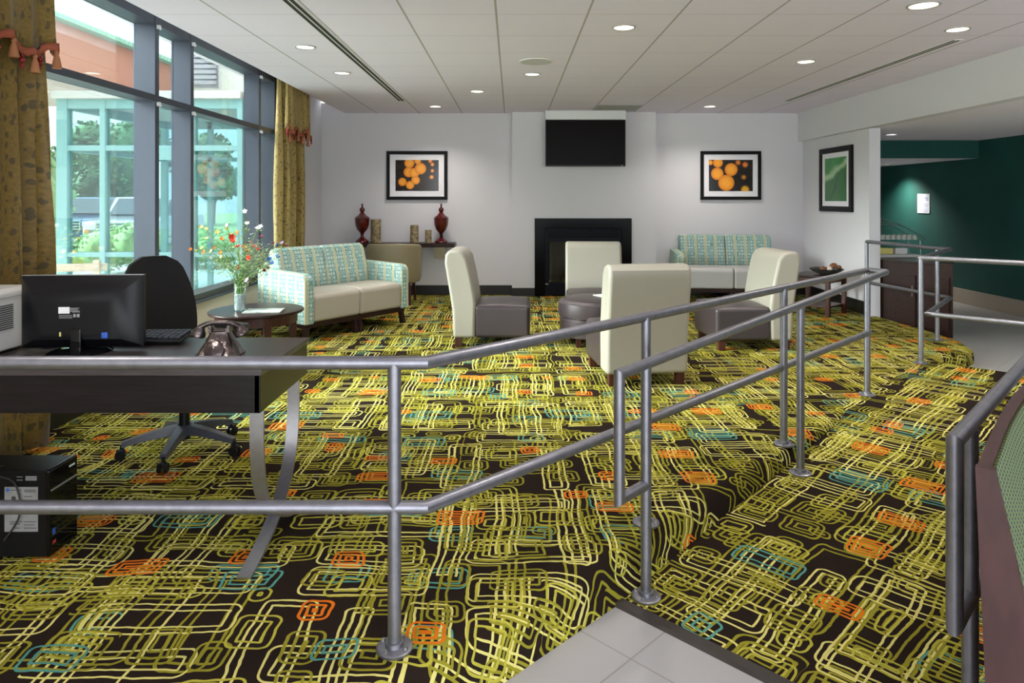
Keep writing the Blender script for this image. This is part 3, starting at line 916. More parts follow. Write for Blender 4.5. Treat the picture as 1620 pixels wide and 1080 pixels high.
picture('framed close-up print of large orange fruit, on the back wall above the right loveseat', (3.14, YB, 1.71), 0, 0.87, 0.70, 0.048, artB, 0.63, 0.45, 'orange fruit pictures')
picture('tall framed green leaf print on the right side wall', (RX_, 9.0, 1.625), -PI / 2, 0.90, 0.83, 0.07, art_leaf(), 0.60, 0.56)

# wall shelf, urns, candles
t = thing('wall_console', 'dark wood console shelf on the back wall under the left picture', 'shelf', (-1.52, YB, 0))
bm = BM(); box(bm, -0.72, 0.72, -0.32, -0.002, 0.70, 0.755, 0.004); obj('shelf_top', bm, 'wood', t)
for x in (-0.55, 0.42):
    bm = BM(); prism(bm, [(-0.28, 0.70), (-0.014, 0.70), (-0.014, 0.53), (-0.10, 0.53)], x, x + 0.16, 0.003, axis='x'); obj('bracket', bm, 'sillwall', t)

def urn(label, x):
    t = thing('lidded_urn', label, 'urn', (x, 9.87, 0.755), 0, 'red lidded urns')
    bm = BM()
    lathe(bm, [(0.088, 0), (0.092, 0.01), (0.088, 0.03), (0.07, 0.045), (0.035, 0.075), (0.022, 0.10), (0.028, 0.115), (0.022, 0.125), (0.035, 0.145), (0.075, 0.19), (0.097, 0.25), (0.103, 0.31), (0.104, 0.345), (0.108, 0.352), (0.10, 0.358)], seg=32)
    obj('body', bm, 'urn', t)
    bm = BM()
    lathe(bm, [(0.100, 0.358), (0.085, 0.372), (0.055, 0.392), (0.040, 0.41), (0.024, 0.43), (0.030, 0.44), (0.038, 0.462), (0.036, 0.482), (0.018, 0.50), (0.010, 0.51), (0.016, 0.525), (0.012, 0.545), (0.002, 0.56)], seg=32)
    obj('lid', bm, 'urn', t)
urn('dark red lidded urn on the shelf, left one beside the tall bark candle', (573 - 810) * 9.87 / F)
urn('dark red lidded urn at the right end of the wall shelf', (698 - 810) * 9.87 / F)
def candle(label, px, r, h):
    t = thing('pillar_candle', label, 'candle', ((px - 810) * 9.86 / F, 9.86, 0.755), 0, 'bark pillar candles')
    bm = BM(); lathe(bm, [(r, 0), (r * 1.02, h * .3), (r * 0.99, h * .7), (r, h), (r * 0.9, h), (r * 0.88, h - 0.012)], seg=28); obj('bark_sleeve', bm, 'bark', t)
    bm = BM(); lathe(bm, [(0.001, h - .010), (r * 0.89, h - 0.011)], seg=24, cap=False); obj('wax', bm, 'wax', t)
candle('tallest bark-covered pillar candle, beside the left red urn', 594.5, 0.072, 0.33)
candle('middle-height bark-covered pillar candle on the wall shelf', 655.5, 0.058, 0.25)
candle('shortest bark-covered pillar candle, beside the right red urn', 677.5, 0.046, 0.18)

# tub chair
t = thing('tub_chair', 'olive tan barrel-back chair drawn up to the wall shelf', 'chair', (-1.56, 9.27, 0), 0)
bm = BM()
rings = []
na = 26
for i in range(na + 1):
    a = math.radians(-205 + 230 * i / na)      # back towards the viewer, opening towards the wall
    ca, sa = math.cos(a), math.sin(a)
    top = 0.80 - 0.05 * (abs(i / na - .5) * 2) ** 2
    sec = []
    for (r, z) in ((0.335, 0.29), (0.355, 0.36), (0.365, top - .05), (0.355, top - .012), (0.335, top), (0.31, top - .010), (0.30, top - .05), (0.295, 0.33), (0.30, 0.29)):
        sec.append((r * ca, r * sa, z))
    rings.append(sec)
loft(bm, rings)
obj('barrel_back', bm, 'olive', t)
bm = BM(); lathe(bm, [(0.29, 0.27), (0.31, 0.30), (0.31, 0.42), (0.29, 0.455), (0.2, 0.465), (0.001, 0.468)], seg=32, cap=False); obj('seat', bm, 'olive', t)
for ax, ay in ((-.22, -.22), (.22, -.22), (-.22, .2), (.22, .2)):
    bm = BM(); prism(bm, [(-.022, -.022), (.022, -.022), (.022, .022), (-.022, .022)], 0, .31); 
    for v in bm.verts:
        if v.co.z < .1: v.co.x *= .7; v.co.y *= .7; v.co.x += ax * .12; v.co.y += ay * .12
    obj('leg', bm, 'redwood', t, loc=(ax, ay, 0))

# ================================================================== LOVESEATS
def loveseat(name, label, loc, rz, seatmat, L=1.40):
    """local: y from 0 (front) to back +, x centred, faces -y"""
    t = thing(name, label, 'sofa', loc, rz, 'patterned loveseats')
    D = 0.76; aw = 0.11
    bm = BM(); box(bm, -L/2 + .03, L/2 - .03, 0.04, D - .04, 0.13, 0.19, 0.005); obj('base_frame', bm, 'wood', t)
    for x in (-L/2 + .06, -0.03, 0.03, L/2 - .06):
        for y in (0.07, D - 0.08):
            bm = BM(); box(bm, -.024, .024, -.024, .024, 0, 0.14, 0.002)
            for v in bm.verts:
                if v.co.z < .07: v.co.y += (-.018 if y < .3 else .03); v.co.x += (.012 if x > .3 else (-.012 if x < -.3 else 0))
            obj('leg', bm, 'wood', t, loc=(x, y, 0))
    for s in (-1, 1):
        x0 = s * (L/2); x1 = s * (L/2 - aw)
        bm = BM()
        prism(bm, [(0.0, 0.17), (0.0, 0.575), (0.012, 0.615), (0.045, 0.645), (0.10, 0.652), (D - .06, 0.672), (D - .02, 0.66), (D, 0.62), (D - .01, 0.17)], min(x0, x1), max(x0, x1), 0.018, 3, axis='x', ang=60)
        obj('arm', bm, 'fabric', t, uv='box')
    wc = (L - 2 * aw) / 2
    for s in (-1, 1):
        xa, xb = (0.003, wc - .003) if s > 0 else (-wc + .003, -0.003)
        bm = BM()
        prism(bm, [(0.012, 0.185), (0.0, 0.40), (0.015, 0.445), (0.06, 0.462), (0.30, 0.468), (0.60, 0.45), (0.60, 0.185)], xa, xb, 0.028, 4, axis='x', ang=40)
        obj('seat_cushion', bm, seatmat, t)
        bm = BM()
        prism(bm, [(0.50, 0.44), (0.535, 0.62), (0.585, 0.80), (0.61, 0.85), (0.66, 0.872), (0.715, 0.86), (0.75, 0.80), (0.745, 0.19), (0.60, 0.19)], xa, xb, 0.03, 4, axis='x', ang=50)
        obj('back_cushion', bm, 'fabric', t, uv='box')
    return t
# left: front near corner P0, direction u along the front, faces n
P0 = Vector((-1.96, 6.62, 0)); u = Vector((0.585, 0.811, 0)); L1 = 1.40
c = P0 + u * (L1 / 2)
loveseat('loveseat', 'two-seat loveseat with taupe seats and teal squares fabric beside the window', c, math.atan2(u.y, u.x), 'taupe', L1)
u2 = Vector((math.cos(math.radians(-5)), math.sin(math.radians(-5)), 0))
loveseat('loveseat', 'two-seat loveseat with grey seats and teal patterned back against the back wall at right', (2.93, 9.20, 0), math.radians(-5), 'grey_seat', 1.48)

# ================================================================== SLIPPER CHAIRS, OTTOMAN
def slipper(label, loc, rz):
    """local: faces +x, centre of footprint at origin"""
    t = thing('slipper_chair', label, 'chair', loc, rz, 'cream and plum slipper chairs')
    w = 0.31
    bm = BM()
    prism(bm, [(-0.335, 0.085), (-0.345, 0.35), (-0.385, 0.60), (-0.415, 0.78), (-0.41, 0.855), (-0.375, 0.893), (-0.30, 0.895), (-0.245, 0.875), (-0.205, 0.82),
               (-0.165, 0.65), (-0.135, 0.48), (-0.125, 0.40), (-0.135, 0.085)], -w, w, 0.03, 4, axis='y', ang=50)
    obj('backrest', bm, 'cream', t)
    bm = BM()
    box(bm, -0.137, 0.375, -w + .004, w - .004, 0.085, 0.385, 0.035, 4)
    for v in bm.verts:
        if v.co.z > 0.33:
            k = 1 - abs(v.co.y / w) ** 2
            v.co.z += 0.02 * k
    bmesh.ops.subdivide_edges(bm, edges=[e for e in bm.edges if e.calc_length() > .3], cuts=4, use_grid_fill=True)
    for v in bm.verts:
        if v.co.z > .37:
            v.co.z += 0.035 * max(0, 1 - (v.co.y / w) ** 2) * max(0, 1 - ((v.co.x - .12) / .27) ** 2)
    obj('seat', bm, 'plum', t)
    for x in (-0.29, 0.31):
        for y in (-0.255, 0.255):
            bm = BM(); box(bm, -.03, .03, -.03, .03, 0, 0.09, 0.003); obj('leg', bm, 'redwood', t, loc=(x, y, 0))
    return t
ch = slipper('cream-backed slipper chair with plum seat on the left, facing the ottoman sideways', (-0.20, 6.76, 0), math.radians(-2))
copy_tree(ch, 'cream slipper chair seen from behind, nearest, in front of the round ottoman', (0.955, 5.46, 0), math.radians(97))
copy_tree(ch, 'cream slipper chair facing forward, in front of the fireplace behind the ottoman', (0.89, 7.55, 0), math.radians(-94))
copy_tree(ch, 'cream-backed slipper chair with plum seat on the right, turned towards the ottoman', (2.19, 6.62, 0), math.radians(184))

t = thing('ottoman', 'round dark plum ottoman in the middle of the four chairs', 'ottoman', (0.80, 6.66, 0))
R = 0.345
bm = BM(); lathe(bm, [(R - .01, 0.09), (R, 0.10), (R, 0.245), (R - .012, 0.262)], seg=48); obj('base_drum', bm, 'plum', t)
bm = BM(); lathe(bm, [(R - .012, 0.262), (R + .012, 0.275), (R + .018, 0.33), (R + .012, 0.395), (R - .01, 0.42), (R - .05, 0.435), (0.15, 0.442), (0.001, 0.444)], seg=48, cap=False); obj('cushion', bm, 'plum', t)
for a in (45, 135, 225, 315):
    bm = BM(); box(bm, -.025, .025, -.025, .025, 0, 0.095, 0.003)
    obj('leg', bm, 'redwood', t, loc=(0.26 * math.cos(math.radians(a)), 0.26 * math.sin(math.radians(a)), 0))
bm = BM(); box(bm, -.14, .14, -.1, .1, 0, .006, 0.001)
tag(obj('magazine', bm, 'paper', loc=(0.95, 6.72, 0.444), rz=0.5), 'white magazine lying on the round ottoman', 'magazine')

# ================================================================== TABLES
t = thing('side_table', 'round dark wood side table beside the patterned loveseat and window', 'table', (-2.02, 5.53, 0))
bm = BM(); lathe(bm, [(0.001, 0.472), (0.33, 0.472), (0.355, 0.478), (0.36, 0.487), (0.358, 0.497), (0.35, 0.50), (0.001, 0.50)], seg=56, cap=False); obj('table_top', bm, 'wood', t)
bm = BM(); lathe(bm, [(0.31, 0.40), (0.31, 0.473), (0.29, 0.473), (0.29, 0.40), (0.31, 0.40)], seg=48, cap=False); obj('apron', bm, 'redwood', t)
for a in (35, 145, 215, 305):
    bm = BM(); box(bm, -.026, .026, -.026, .026, 0, 0.472, 0.003, rot=RZ(math.radians(a)))
    obj('leg', bm, 'redwood', t, loc=(0.285 * math.cos(math.radians(a)), 0.285 * math.sin(math.radians(a)), 0))
VX, VY = (379.5 - 810) * 5.45 / F, 5.45
t = thing('glass_vase', 'clear glass cylinder vase half filled with white pebbles on round table', 'vase', (VX, VY, 0.50))
bm = BM(); lathe(bm, [(0.001, 0.001), (0.043, 0.001), (0.044, 0.008), (0.044, 0.215), (0.041, 0.215), (0.041, 0.012), (0.001, 0.012)], seg=32, cap=False); obj('glass', bm, 'clear', t)
bm = BM(); lathe(bm, [(0.001, 0.013), (0.0405, 0.013), (0.0405, 0.128), (0.02, 0.133), (0.001, 0.13)], seg=32, cap=False)
o = obj('pebbles', bm, 'stone', t); o['kind'] = 'stuff'
# bouquet
t = thing('flower_bouquet', 'loose bouquet of red, orange, yellow, white and blue artificial wildflowers in glass vase', 'flowers', (VX, VY, 0.63))
def petal_mesh(m, r, kind):
    bm = BM()
    n = 5 if kind == 'open' else 6
    for i in range(n):
        a = 2 * PI * i / n
        d = Vector((math.cos(a), math.sin(a), 0)); s_ = Vector((-math.sin(a), math.cos(a), 0))
        up = 0.35 if kind == 'open' else 1.1
        p = [Vector((0, 0, 0)), d * r * .55 + s_ * r * .35 + Vector((0, 0, r * up * .4)), d * r + Vector((0, 0, r * up)), d * r * .55 - s_ * r * .35 + Vector((0, 0, r * up * .4))]
        vv = [bm.verts.new(q) for q in p]; bm.faces.new(vv)
        vv = [bm.verts.new(q + Vector((0, 0, -r * .08))) for q in p]; bm.faces.new(vv[::-1])
    sphere(bm, (0, 0, r * .15), r * .25, u=6, v=4)
    me = bpy.data.meshes.new('blossom'); bm.to_mesh(me); bm.free(); me.materials.append(M_[m]); return me
stems = BM(); leaves = BM()
bx = []   # blossoms from pixels: (px, py, material, radius)
bl = [(318,359,'yellow',.016),(326,362,'yellow',.014),(327,377,'yellow',.014),(344,367,'yellow',.016),(358,361,'yellow',.014),(303,395,'orange',.013),(310,396,'yellow',.012),(319,392,'yellow',.013),(324,399,'orange',.013),(334,397,'yellow',.013),(338,393,'orange',.012),
      (350,401,'orange',.014),(351,379,'orange',.016),(350,406,'yellow',.013),(359,356,'whitep',.013),(387,334,'whitep',.017),(391,353,'whitep',.016),(408,361,'whitep',.02),(412,358,'whitep',.016),(366,376,'red',.024),(369,383,'red',.022),(377,391,'red',.017),(386,393,'orange',.022),(391,399,'red',.022),
      (396,408,'red',.02),(380,424,'red',.022),(403,391,'red',.014),(396,386,'maroon',.016),(414,376,'maroon',.014),(409,394,'red',.012),(433,386,'maroon',.014),(440,389,'blue',.016),(446,384,'lilac',.014),(428,411,'blue',.02),(440,407,'blue',.016),(432,417,'blue',.017),(421,417,'whitep',.016),(418,428,'maroon',.012),(425,425,'maroon',.012),
      (391,443,'lilac',.02),(386,442,'red',.012),(334,408,'whitep',.014),(405,405,'lilac',.012),(366,371,'yellow',.014),(455,389,'maroon',.012),(377,368,'orange',.014)]
me_cache = {}
rnd = random.Random(3)
for (px, py, mm, r) in bl:
    dy = rnd.uniform(-0.14, 0.14)
    d = VY + dy
    X = (px - 810) * d / F; Z = EYE - (py - 315) * d / F
    tip = Vector((X - VX, dy, Z - 0.63))
    b0 = Vector((rnd.uniform(-.02, .02), rnd.uniform(-.02, .02), 0.0)); 
    midp = Vector((b0.x * 1.6 + tip.x * .18, tip.y * .18, max(0.09, tip.z * .5)))
    pts = [b0, (b0 + midp) / 2 + Vector((0, 0, .02)), midp, midp.lerp(tip, .5) + Vector((0, 0, .02 if tip.z > .1 else .04)), tip]
    sweep(stems, pts, 0.0022, 5)
    for k in range(15):
        f = rnd.uniform(.3, 1.0)
        q = midp.lerp(tip, f) + Vector((rnd.gauss(0, .016), rnd.gauss(0, .016), rnd.gauss(0.006, .014)))
        a = rnd.uniform(0, 2 * PI); ln = rnd.uniform(.018, .036); wd = ln * .22
        dr = Vector((math.cos(a), math.sin(a), rnd.uniform(-.2, .9))).normalized(); sd_ = dr.cross(Vector((0.3, 0.2, 1))).normalized()
        vv = [leaves.verts.new(z_) for z_ in (q, q + dr * ln * .5 + sd_ * wd, q + dr * ln, q + dr * ln * .5 - sd_ * wd)]
        leaves.faces.new(vv)
    key = (mm, r)
    if key not in me_cache: me_cache[key] = petal_mesh(mm, r, 'open' if mm in ('yellow', 'whitep', 'lilac') else 'cup')
    o = bpy.data.objects.new('blossom', me_cache[key]); COL.objects.link(o); o.parent = t; o.location = tip; o.scale = (1.3, 1.3, 1.3)
    o.rotation_euler = (rnd.uniform(.3, 1.4), rnd.uniform(-.4, .4), rnd.uniform(-.8, .8))
for k in range(1500):     # airy ferny foliage filling the middle and right of the bouquet
    cx, cz, sx_, sz_ = rnd.choice(((0.02, .24, .07, .07), (0.12, .23, .07, .05), (0.16, .20, .06, .05), (.05, .17, .05, .06), (-.12, .20, .07, .035), (.10, .33, .06, .04)))
    q = Vector((rnd.gauss(cx, sx_), rnd.gauss(0, .055), max(0.06, rnd.gauss(cz, sz_))))
    if abs(q.x) > q.z * 1.6 + .02: continue
    a = rnd.uniform(0, 2 * PI); ln = rnd.uniform(.012, .032); wd = ln * .12
    dr = Vector((math.cos(a), math.sin(a), rnd.uniform(0, 1.0))).normalized(); sd_ = dr.cross(Vector((0.3, -.5, 1))).normalized()
    vv = [leaves.verts.new(z_) for z_ in (q, q + dr * ln * .5 + sd_ * wd, q + dr * ln, q + dr * ln * .5 - sd_ * wd)]
    leaves.faces.new(vv)
obj('stems', stems, 'stem', t); o = obj('foliage', leaves, 'leafgreen', t, recalc=False); o['kind'] = 'stuff'
bm = BM(); box(bm, -.14, .14, -.1, .1, 0, .007, .001)
tag(obj('magazine', bm, 'magazine', loc=(-1.93, 5.44, 0.50), rz=0.12), 'closed pale green magazine on the round side table', 'magazine')

# corner table with bowl
t = thing('corner_table', 'low square mahogany table set cornerwise by the right wall', 'table', (3.68, 8.42, 0), math.radians(42))
bm = BM(); box(bm, -.25, .25, -.25, .25, .44, .47, .004); obj('table_top', bm, 'wood', t)
bm = BM(); box(bm, -.22, .22, -.22, .22, .385, .441, .003); obj('apron', bm, 'redwood', t)
bm = BM(); box(bm, -.22, .22, -.22, .22, .10, .12, .003); obj('lower_shelf', bm, 'redwood', t)
for x in (-.22, .22):
    for y in (-.22, .22):
        bm = BM(); box(bm, -.024, .024, -.024, .024, 0, .44, .003); obj('leg', bm, 'redwood', t, loc=(x, y, 0))
t = thing('decorative_bowl', 'shallow dark wire bowl on the low corner table', 'bowl', (3.76, 8.36, 0.47))
bm = BM(); lathe(bm, [(0.05, 0.0), (0.09, 0.008), (0.16, 0.04), (0.19, 0.065), (0.186, 0.068), (0.155, 0.045), (0.085, 0.014), (0.001, 0.008)], seg=36, cap=False); obj('dish', bm, 'bowl', t)
bm = BM(); lathe(bm, [(0.186, 0.062), (0.194, 0.066), (0.186, 0.072)], seg=36, cap=False); obj('rim', bm, 'iron', t)
for k, (x, y, z, r, mm, lb) in enumerate(((-.062, -.05, .062, .034, 'cone', 'dark brown ball in the bowl, left of the pale one'), (.012, -.065, .066, .037, 'ballw', 'pale cream woven ball at the front of the bowl'), (.068, -.09, .068, .022, 'bowl', 'near-black ball in the bowl at the foot of the pine cone'), (.09, .01, .088, .05, 'cone', 'large rust brown pine cone heaped highest in the bowl'), (.14, -.02, .085, .030, 'cone', 'small brown ball at the right rim of the bowl'), (-.02, .05, .062, .035, 'cone', 'brown ball at the back of the bowl'))):
    bm = BM(); q = bmesh.ops.create_icosphere(bm, subdivisions=3, radius=r)
    for v in bm.verts: v.co *= 1 + .06 * math.sin(v.co.x * 240) * math.sin(v.co.z * 260) * (1 if mm == 'cone' else .5)
    tag(obj('potpourri_ball', bm, mm, loc=(3.76 + x, 8.36 + y, .47 + z)), lb, 'ornament', 'balls and cones in the bowl')

# ================================================================== DESK GROUP
t = thing('desk', 'dark laminate desk with curved crossed steel legs behind the railing', 'desk', (-1.64, 2.84, 0))
bm = BM(); box(bm, -0.73, 0.73, -0.30, 0.30, 0.728, 0.75, 0.003); obj('desk_top', bm, 'desktop', t)
bm = BM()
box(bm, -0.72, 0.72, -0.292, -0.272, 0.59, 0.728, 0.002); box(bm, -0.72, 0.72, 0.272, 0.292, 0.59, 0.728, 0.002)
box(bm, 0.70, 0.722, -0.292, 0.292, 0.59, 0.728, 0.002); box(bm, -0.722, -0.70, -0.292, 0.292, 0.59, 0.728, 0.002)
box(bm, -0.70, 0.70, -0.272, 0.272, 0.60, 0.615)
obj('apron', bm, 'desk', t)
for x in (-0.68, 0.685):
    for s in (1, -1):
        bm = BM()
        pts = []
        for i in range(17):
            f = i / 16
            # from the top at one edge, straight down, then curving out to the foot at the other side
            z = 0.59 * (1 - f) ** 0.85 if f < 1 else 0
            yy = -0.25 + 0.58 * (f ** 2.2)
            pts.append((x, s * yy, 0.59 * (1 - f) + 0.0))
        ctrl = [(-0.255, 0.59), (-0.25, 0.42), (-0.215, 0.28), (-0.13, 0.17), (0.0, 0.085), (0.15, 0.035), (0.32, 0.004)]
        # smooth by sampling a Catmull-Rom through the control points
        P = [ctrl[0]] + ctrl + [ctrl[-1]]
        pts = []
        for i in range(1, len(P) - 2):
            for k in range(4):
                u_ = k / 4
                f4 = lambda a, b, c_, d_: .5 * ((2 * b) + (-a + c_) * u_ + (2 * a - 5 * b + 4 * c_ - d_) * u_ ** 2 + (-a + 3 * b - 3 * c_ + d_) * u_ ** 3)
                pts.append((x + .012 * s, s * f4(P[i-1][0], P[i][0], P[i+1][0], P[i+2][0]), f4(P[i-1][1], P[i][1], P[i+1][1], P[i+2][1])))
        pts.append((x + .012 * s, s * ctrl[-1][0], ctrl[-1][1]))
        rings = []
        for i, p in enumerate(pts):
            a = Vector(pts[max(0, i - 1)]); b = Vector(pts[min(len(pts) - 1, i + 1)]); d = (b - a).normalized()
            nrm = Vector((0, -d.z, d.y)) * 0.005; sx_ = Vector((0.026, 0, 0)); p = Vector(p)
            rings.append([p - sx_ - nrm, p + sx_ - nrm, p + sx_ + nrm, p - sx_ + nrm])
        loft(bm, rings)
        obj('leg', bm, 'steel', t)

# monitor seen from behind
t = thing('computer_monitor', 'black computer monitor seen from behind on the desk', 'monitor', (-1.755, 2.86, 0.75), math.radians(4))
bm = BM()
def rr_(hw, hh, y, zc): return [(-hw, y, zc - hh), (hw, y, zc - hh), (hw, y, zc + hh), (-hw, y, zc + hh)]
loft(bm, [rr_(.24, .147, .02, .162), rr_(.24, .147, 0.0, .162), rr_(.225, .132, -.012, .16), rr_(.17, .095, -.045, .15), rr_(.12, .06, -.055, .14)])
obj('housing', bm, 'black', t, smooth=25)
bm = BM(); box(bm, -.228, .228, .0205, .023, .03, .295); obj('screen', bm, 'screen', t)
bm = BM(); box(bm, -.24, .24, -.001, .021, .3085, .3105); obj('top_edge', bm, 'steel', t)['label'] = 'light silvery top edge'
bm = BM(); box(bm, -.022, .022, -.060, -.02, .008, .10, .006); obj('stand_neck', bm, 'blackgloss', t)
bm = BM(); lathe(bm, [(.115, 0.0), (.118, .004), (.10, .011), (.03, .013), (.001, .013)], 0, -.02, 0, 40, cap=True); obj('stand_foot', bm, 'blackgloss', t)
bm = BM(); box(bm, -.065, -.022, -.0575, -.0555, .162, .188); lb = obj('label', bm, 'paper', t); lb['label'] = 'white paper sticker'
bm = BM()
for k in range(5): box(bm, -.02, .015 - .004 * (k % 3), -.0573, -.0556, .183 - .0035 * k, .1845 - .0035 * k)
for k in range(4): box(bm, -.063, -.012 , -.0573, -.0556, .155 - .004 * k, .1562 - .004 * k)
for k in range(4): box(bm, -.012 + .008 * k, -.007 + .008 * k, -.0573, -.0556, .166, .170)
for k in range(2): box(bm, -.008 + .014 * k, .002 + .014 * k, -.0573, -.0556, .147, .160)
obj('printed_marks', bm, 'greyink', t)
bm = BM(); box(bm, .10, .125, -.060, -.035, .06, .085, .004); obj('blue_connector', bm, 'bluelabel', t)['label'] = 'blue plug'
bm = BM(); box(bm, -.062, -.056, -.058, -.045, .07, .088, .002); obj('yellow_tag', bm, 'yellow', t)['label'] = 'small yellow tag'

bm = BM(); box(bm, -.23, .23, -.085, .085, 0.008, .022, .004, rot=RX(math.radians(4)))
t = thing('keyboard', 'black keyboard lying behind the monitor on the desk', 'keyboard', (-1.64, 3.035, .757), math.radians(3))
obj('case', bm, 'black', t)
keys = BM()
for r_ in range(5):
    for c_ in range(18):
        box(keys, -.218 + c_ * .0245, -.198 + c_ * .0245, -.062 + r_ * .027, -.040 + r_ * .027, .0195 + r_ * .0019, .0275 + r_ * .0019)
k_ = obj('keys', keys, 'basegrey', t, smooth=0)
bm = BM()
loft(bm, [[(.03 * sx_ * math.cos(2*PI*i/14), .05 * sx_ * math.sin(2*PI*i/14), z) for i in range(14)] for sx_, z in ((1, 0), (1.02, .012), (.8, .028), (.4, .035))])
tag(obj('computer_mouse', bm, 'black', loc=(-1.955, 2.96, .752), rz=1.2), 'black computer mouse between the printer and monitor on the desk', 'mouse')
for k, (p0, p1) in enumerate((((-1.98, 2.87, .756), (-1.74, 2.80, .756)), ((-1.95, 2.90, .757), (-1.80, 2.60, .757)), ((-1.90, 2.93, .757), (-1.90, 2.58, .757)))):
    pass
cab = [[(-1.90, 2.76, .757), (-1.94, 2.70, .757), (-1.97, 2.62, .756), (-1.965, 2.545, .757), (-1.96, 2.525, .745), (-1.955, 2.515, .62), (-1.99, 2.515, .45), (-2.02, 2.55, .37), (-2.03, 2.67, .343)],
       [(-1.86, 2.74, .757), (-1.90, 2.68, .757), (-1.93, 2.60, .756), (-1.935, 2.545, .757), (-1.935, 2.522, .74), (-1.95, 2.51, .60), (-1.93, 2.51, .44), (-1.915, 2.56, .365), (-1.88, 2.640, .30), (-1.86, 2.642, .18), (-1.92, 2.642, .08)],
       [(-2.00, 2.82, .757), (-2.005, 2.72, .757), (-2.0, 2.60, .756), (-2.0, 2.545, .757), (-1.99, 2.523, .74), (-2.0, 2.51, .55), (-2.03, 2.51, .40), (-2.0, 2.57, .355), (-1.96, 2.70, .343)]]
cn = ['black cable hanging over the desk edge to the top of the computer tower', 'black cable drooping across the silver label of the computer tower', 'black cable hanging farthest left over the desk edge']
for c_, nm in zip(cab, cn):
    P = [Vector(c_[0])] + [Vector(p) for p in c_] + [Vector(c_[-1])]
    pts = []
    for i in range(1, len(P) - 2):
        for k in range(5):
            u_ = k / 5
            pts.append(.5 * ((2 * P[i]) + (-P[i-1] + P[i+1]) * u_ + (2 * P[i-1] - 5 * P[i] + 4 * P[i+1] - P[i+2]) * u_ ** 2 + (-P[i-1] + 3 * P[i] - 3 * P[i+1] + P[i+2]) * u_ ** 3))
    pts.append(P[-1])
    bm = BM(); sweep(bm, pts, .0035, 7)
    tag(obj('cable', bm, 'blackmatte'), nm, 'cable', 'computer cables over the desk edge')

# printer
t = thing('printer', 'light grey beige printer box at the left end of the desk', 'printer', (-2.245, 2.78, 0.752))
bm = BM()
prism(bm, [(-.20, 0.01), (-.20, .235), (-.18, .255), (.19, .255), (.208, .24), (.21, 0.01)], -.22, .20, .008, 3, axis='y', ang=40); obj('housing', bm, 'beige_plastic', t)
bm = BM()
for k in range(12): box(bm, .2095, .2125, -.10, .07, .095 + k * .0085, .0985 + k * .0085)
obj('vent_grille', bm, 'slotdark', t)
bm = BM(); box(bm, -.202, .2115, -.222, .202, .222, .2235); obj('lid_seam', bm, 'greyink', t)

# PC tower
t = thing('computer_tower', 'black desktop computer tower standing on the carpet under the desk', 'computer', (-1.95, 2.745, 0.001))
bm = BM(); box(bm, -.20, .178, -.085, .085, 0.008, .335, .004); obj('case', bm, 'black', t)
bm = BM(); box(bm, .172, .192, -.087, .087, 0.006, .338, .008, 3); obj('front_bezel', bm, 'blackgloss', t)
bm = BM(); box(bm, .1905, .194, -.08, .08, .255, .262); obj('trim_bar', bm, 'silverlabel', t)['label'] = 'light bar across the bezel'
bm = BM(); box(bm, .19, .193, .03, .065, .305, .312); obj('power_light', bm, 'signwhite', t)
bm = BM(); box(bm, .02, .147, -.0865, -.0845, .105, .275); obj('silver_label', bm, 'silverlabel', t)['label'] = 'silver information label'
bm = BM()
for (a, b_, z) in ((.04, .085, .262), (.095, .14, .262), (.095, .14, .256), (.095, .125, .238), (.095, .14, .218), (.05, .09, .212), (.095, .13, .196), (.04, .09, .142), (.095, .14, .142), (.04, .08, .134), (.095, .135, .130), (.05, .08, .118), (.095, .14, .118)):
    box(bm, a, b_, -.0872, -.0862, z, z + .0022)
obj('label_print', bm, 'ink', t)
bm = BM(); lathe(bm, [(.001, 0), (.0085, 0), (.0085, .0012), (.001, .0012)], seg=20, cap=False)
for v in bm.verts: v.co = Vector((v.co.x + .055, -.0864 - v.co.z, v.co.y + .232))
obj('label_emblem', bm, 'ink', t)
bm = BM(); lathe(bm, [(.001, 0), (.0065, 0), (.0065, .0012), (.001, .0012)], seg=20, cap=False)
for v in bm.verts: v.co = Vector((v.co.x + .032, -.0864 - v.co.z, v.co.y + .264))
obj('round_badge', bm, 'bluelabel', t)
bm = BM()
for k in range(3): box(bm, .10, .142, -.0865, -.0845, .300 + k * .006, .3035 + k * .006)
box(bm, .066, .088, -.0865, -.0845, .300, .302); box(bm, .066, .088, -.0865, -.0845, .312, .314)
obj('printed_marks', bm, 'greyink', t)
bm = BM(); box(bm, .1915, .1935, -.07, -.055, .085, .108); obj('blue_sticker', bm, 'bluelabel', t)['label'] = 'small blue square sticker'
bm = BM(); box(bm, .1915, .1935, -.07, -.052, .050, .062); obj('red_sticker', bm, 'redlabel', t)['label'] = 'small red sticker'

# antique telephone
t = thing('telephone', 'antique pewter-coloured desk telephone on the right end of the desk', 'telephone', (-1.155, 2.76, 0.75), math.radians(4))
bm = BM()
def oct_(hx, hy, z, c_=.3, cy=0):
    a, b = hx * (1 - c_), hy * (1 - c_)
    return [(-hx, -b + cy, z), (-a, -hy + cy, z), (a, -hy + cy, z), (hx, -b + cy, z), (hx, b + cy, z), (a, hy + cy, z), (-a, hy + cy, z), (-hx, b + cy, z)]
loft(bm, [oct_(.082, .075, 0), oct_(.084, .078, .008), oct_(.078, .07, .014), oct_(.068, .058, .035, .3, .006), oct_(.05, .042, .062, .3, .012), oct_(.038, .032, .085, .3, .016), oct_(.036, .03, .098, .3, .016)])
obj('base_body', bm, 'pewter', t, smooth=50)
bm = BM()
lathe(bm, [(.001, 0), (.036, 0), (.038, .006), (.032, .010), (.012, .012), (.001, .014)], seg=28, cap=False)
for v in bm.verts:
    q = RX(math.radians(58)) @ v.co; v.co = q + Vector((0, -.058, .036))
obj('dial', bm, 'pewter', t)
bm = BM()
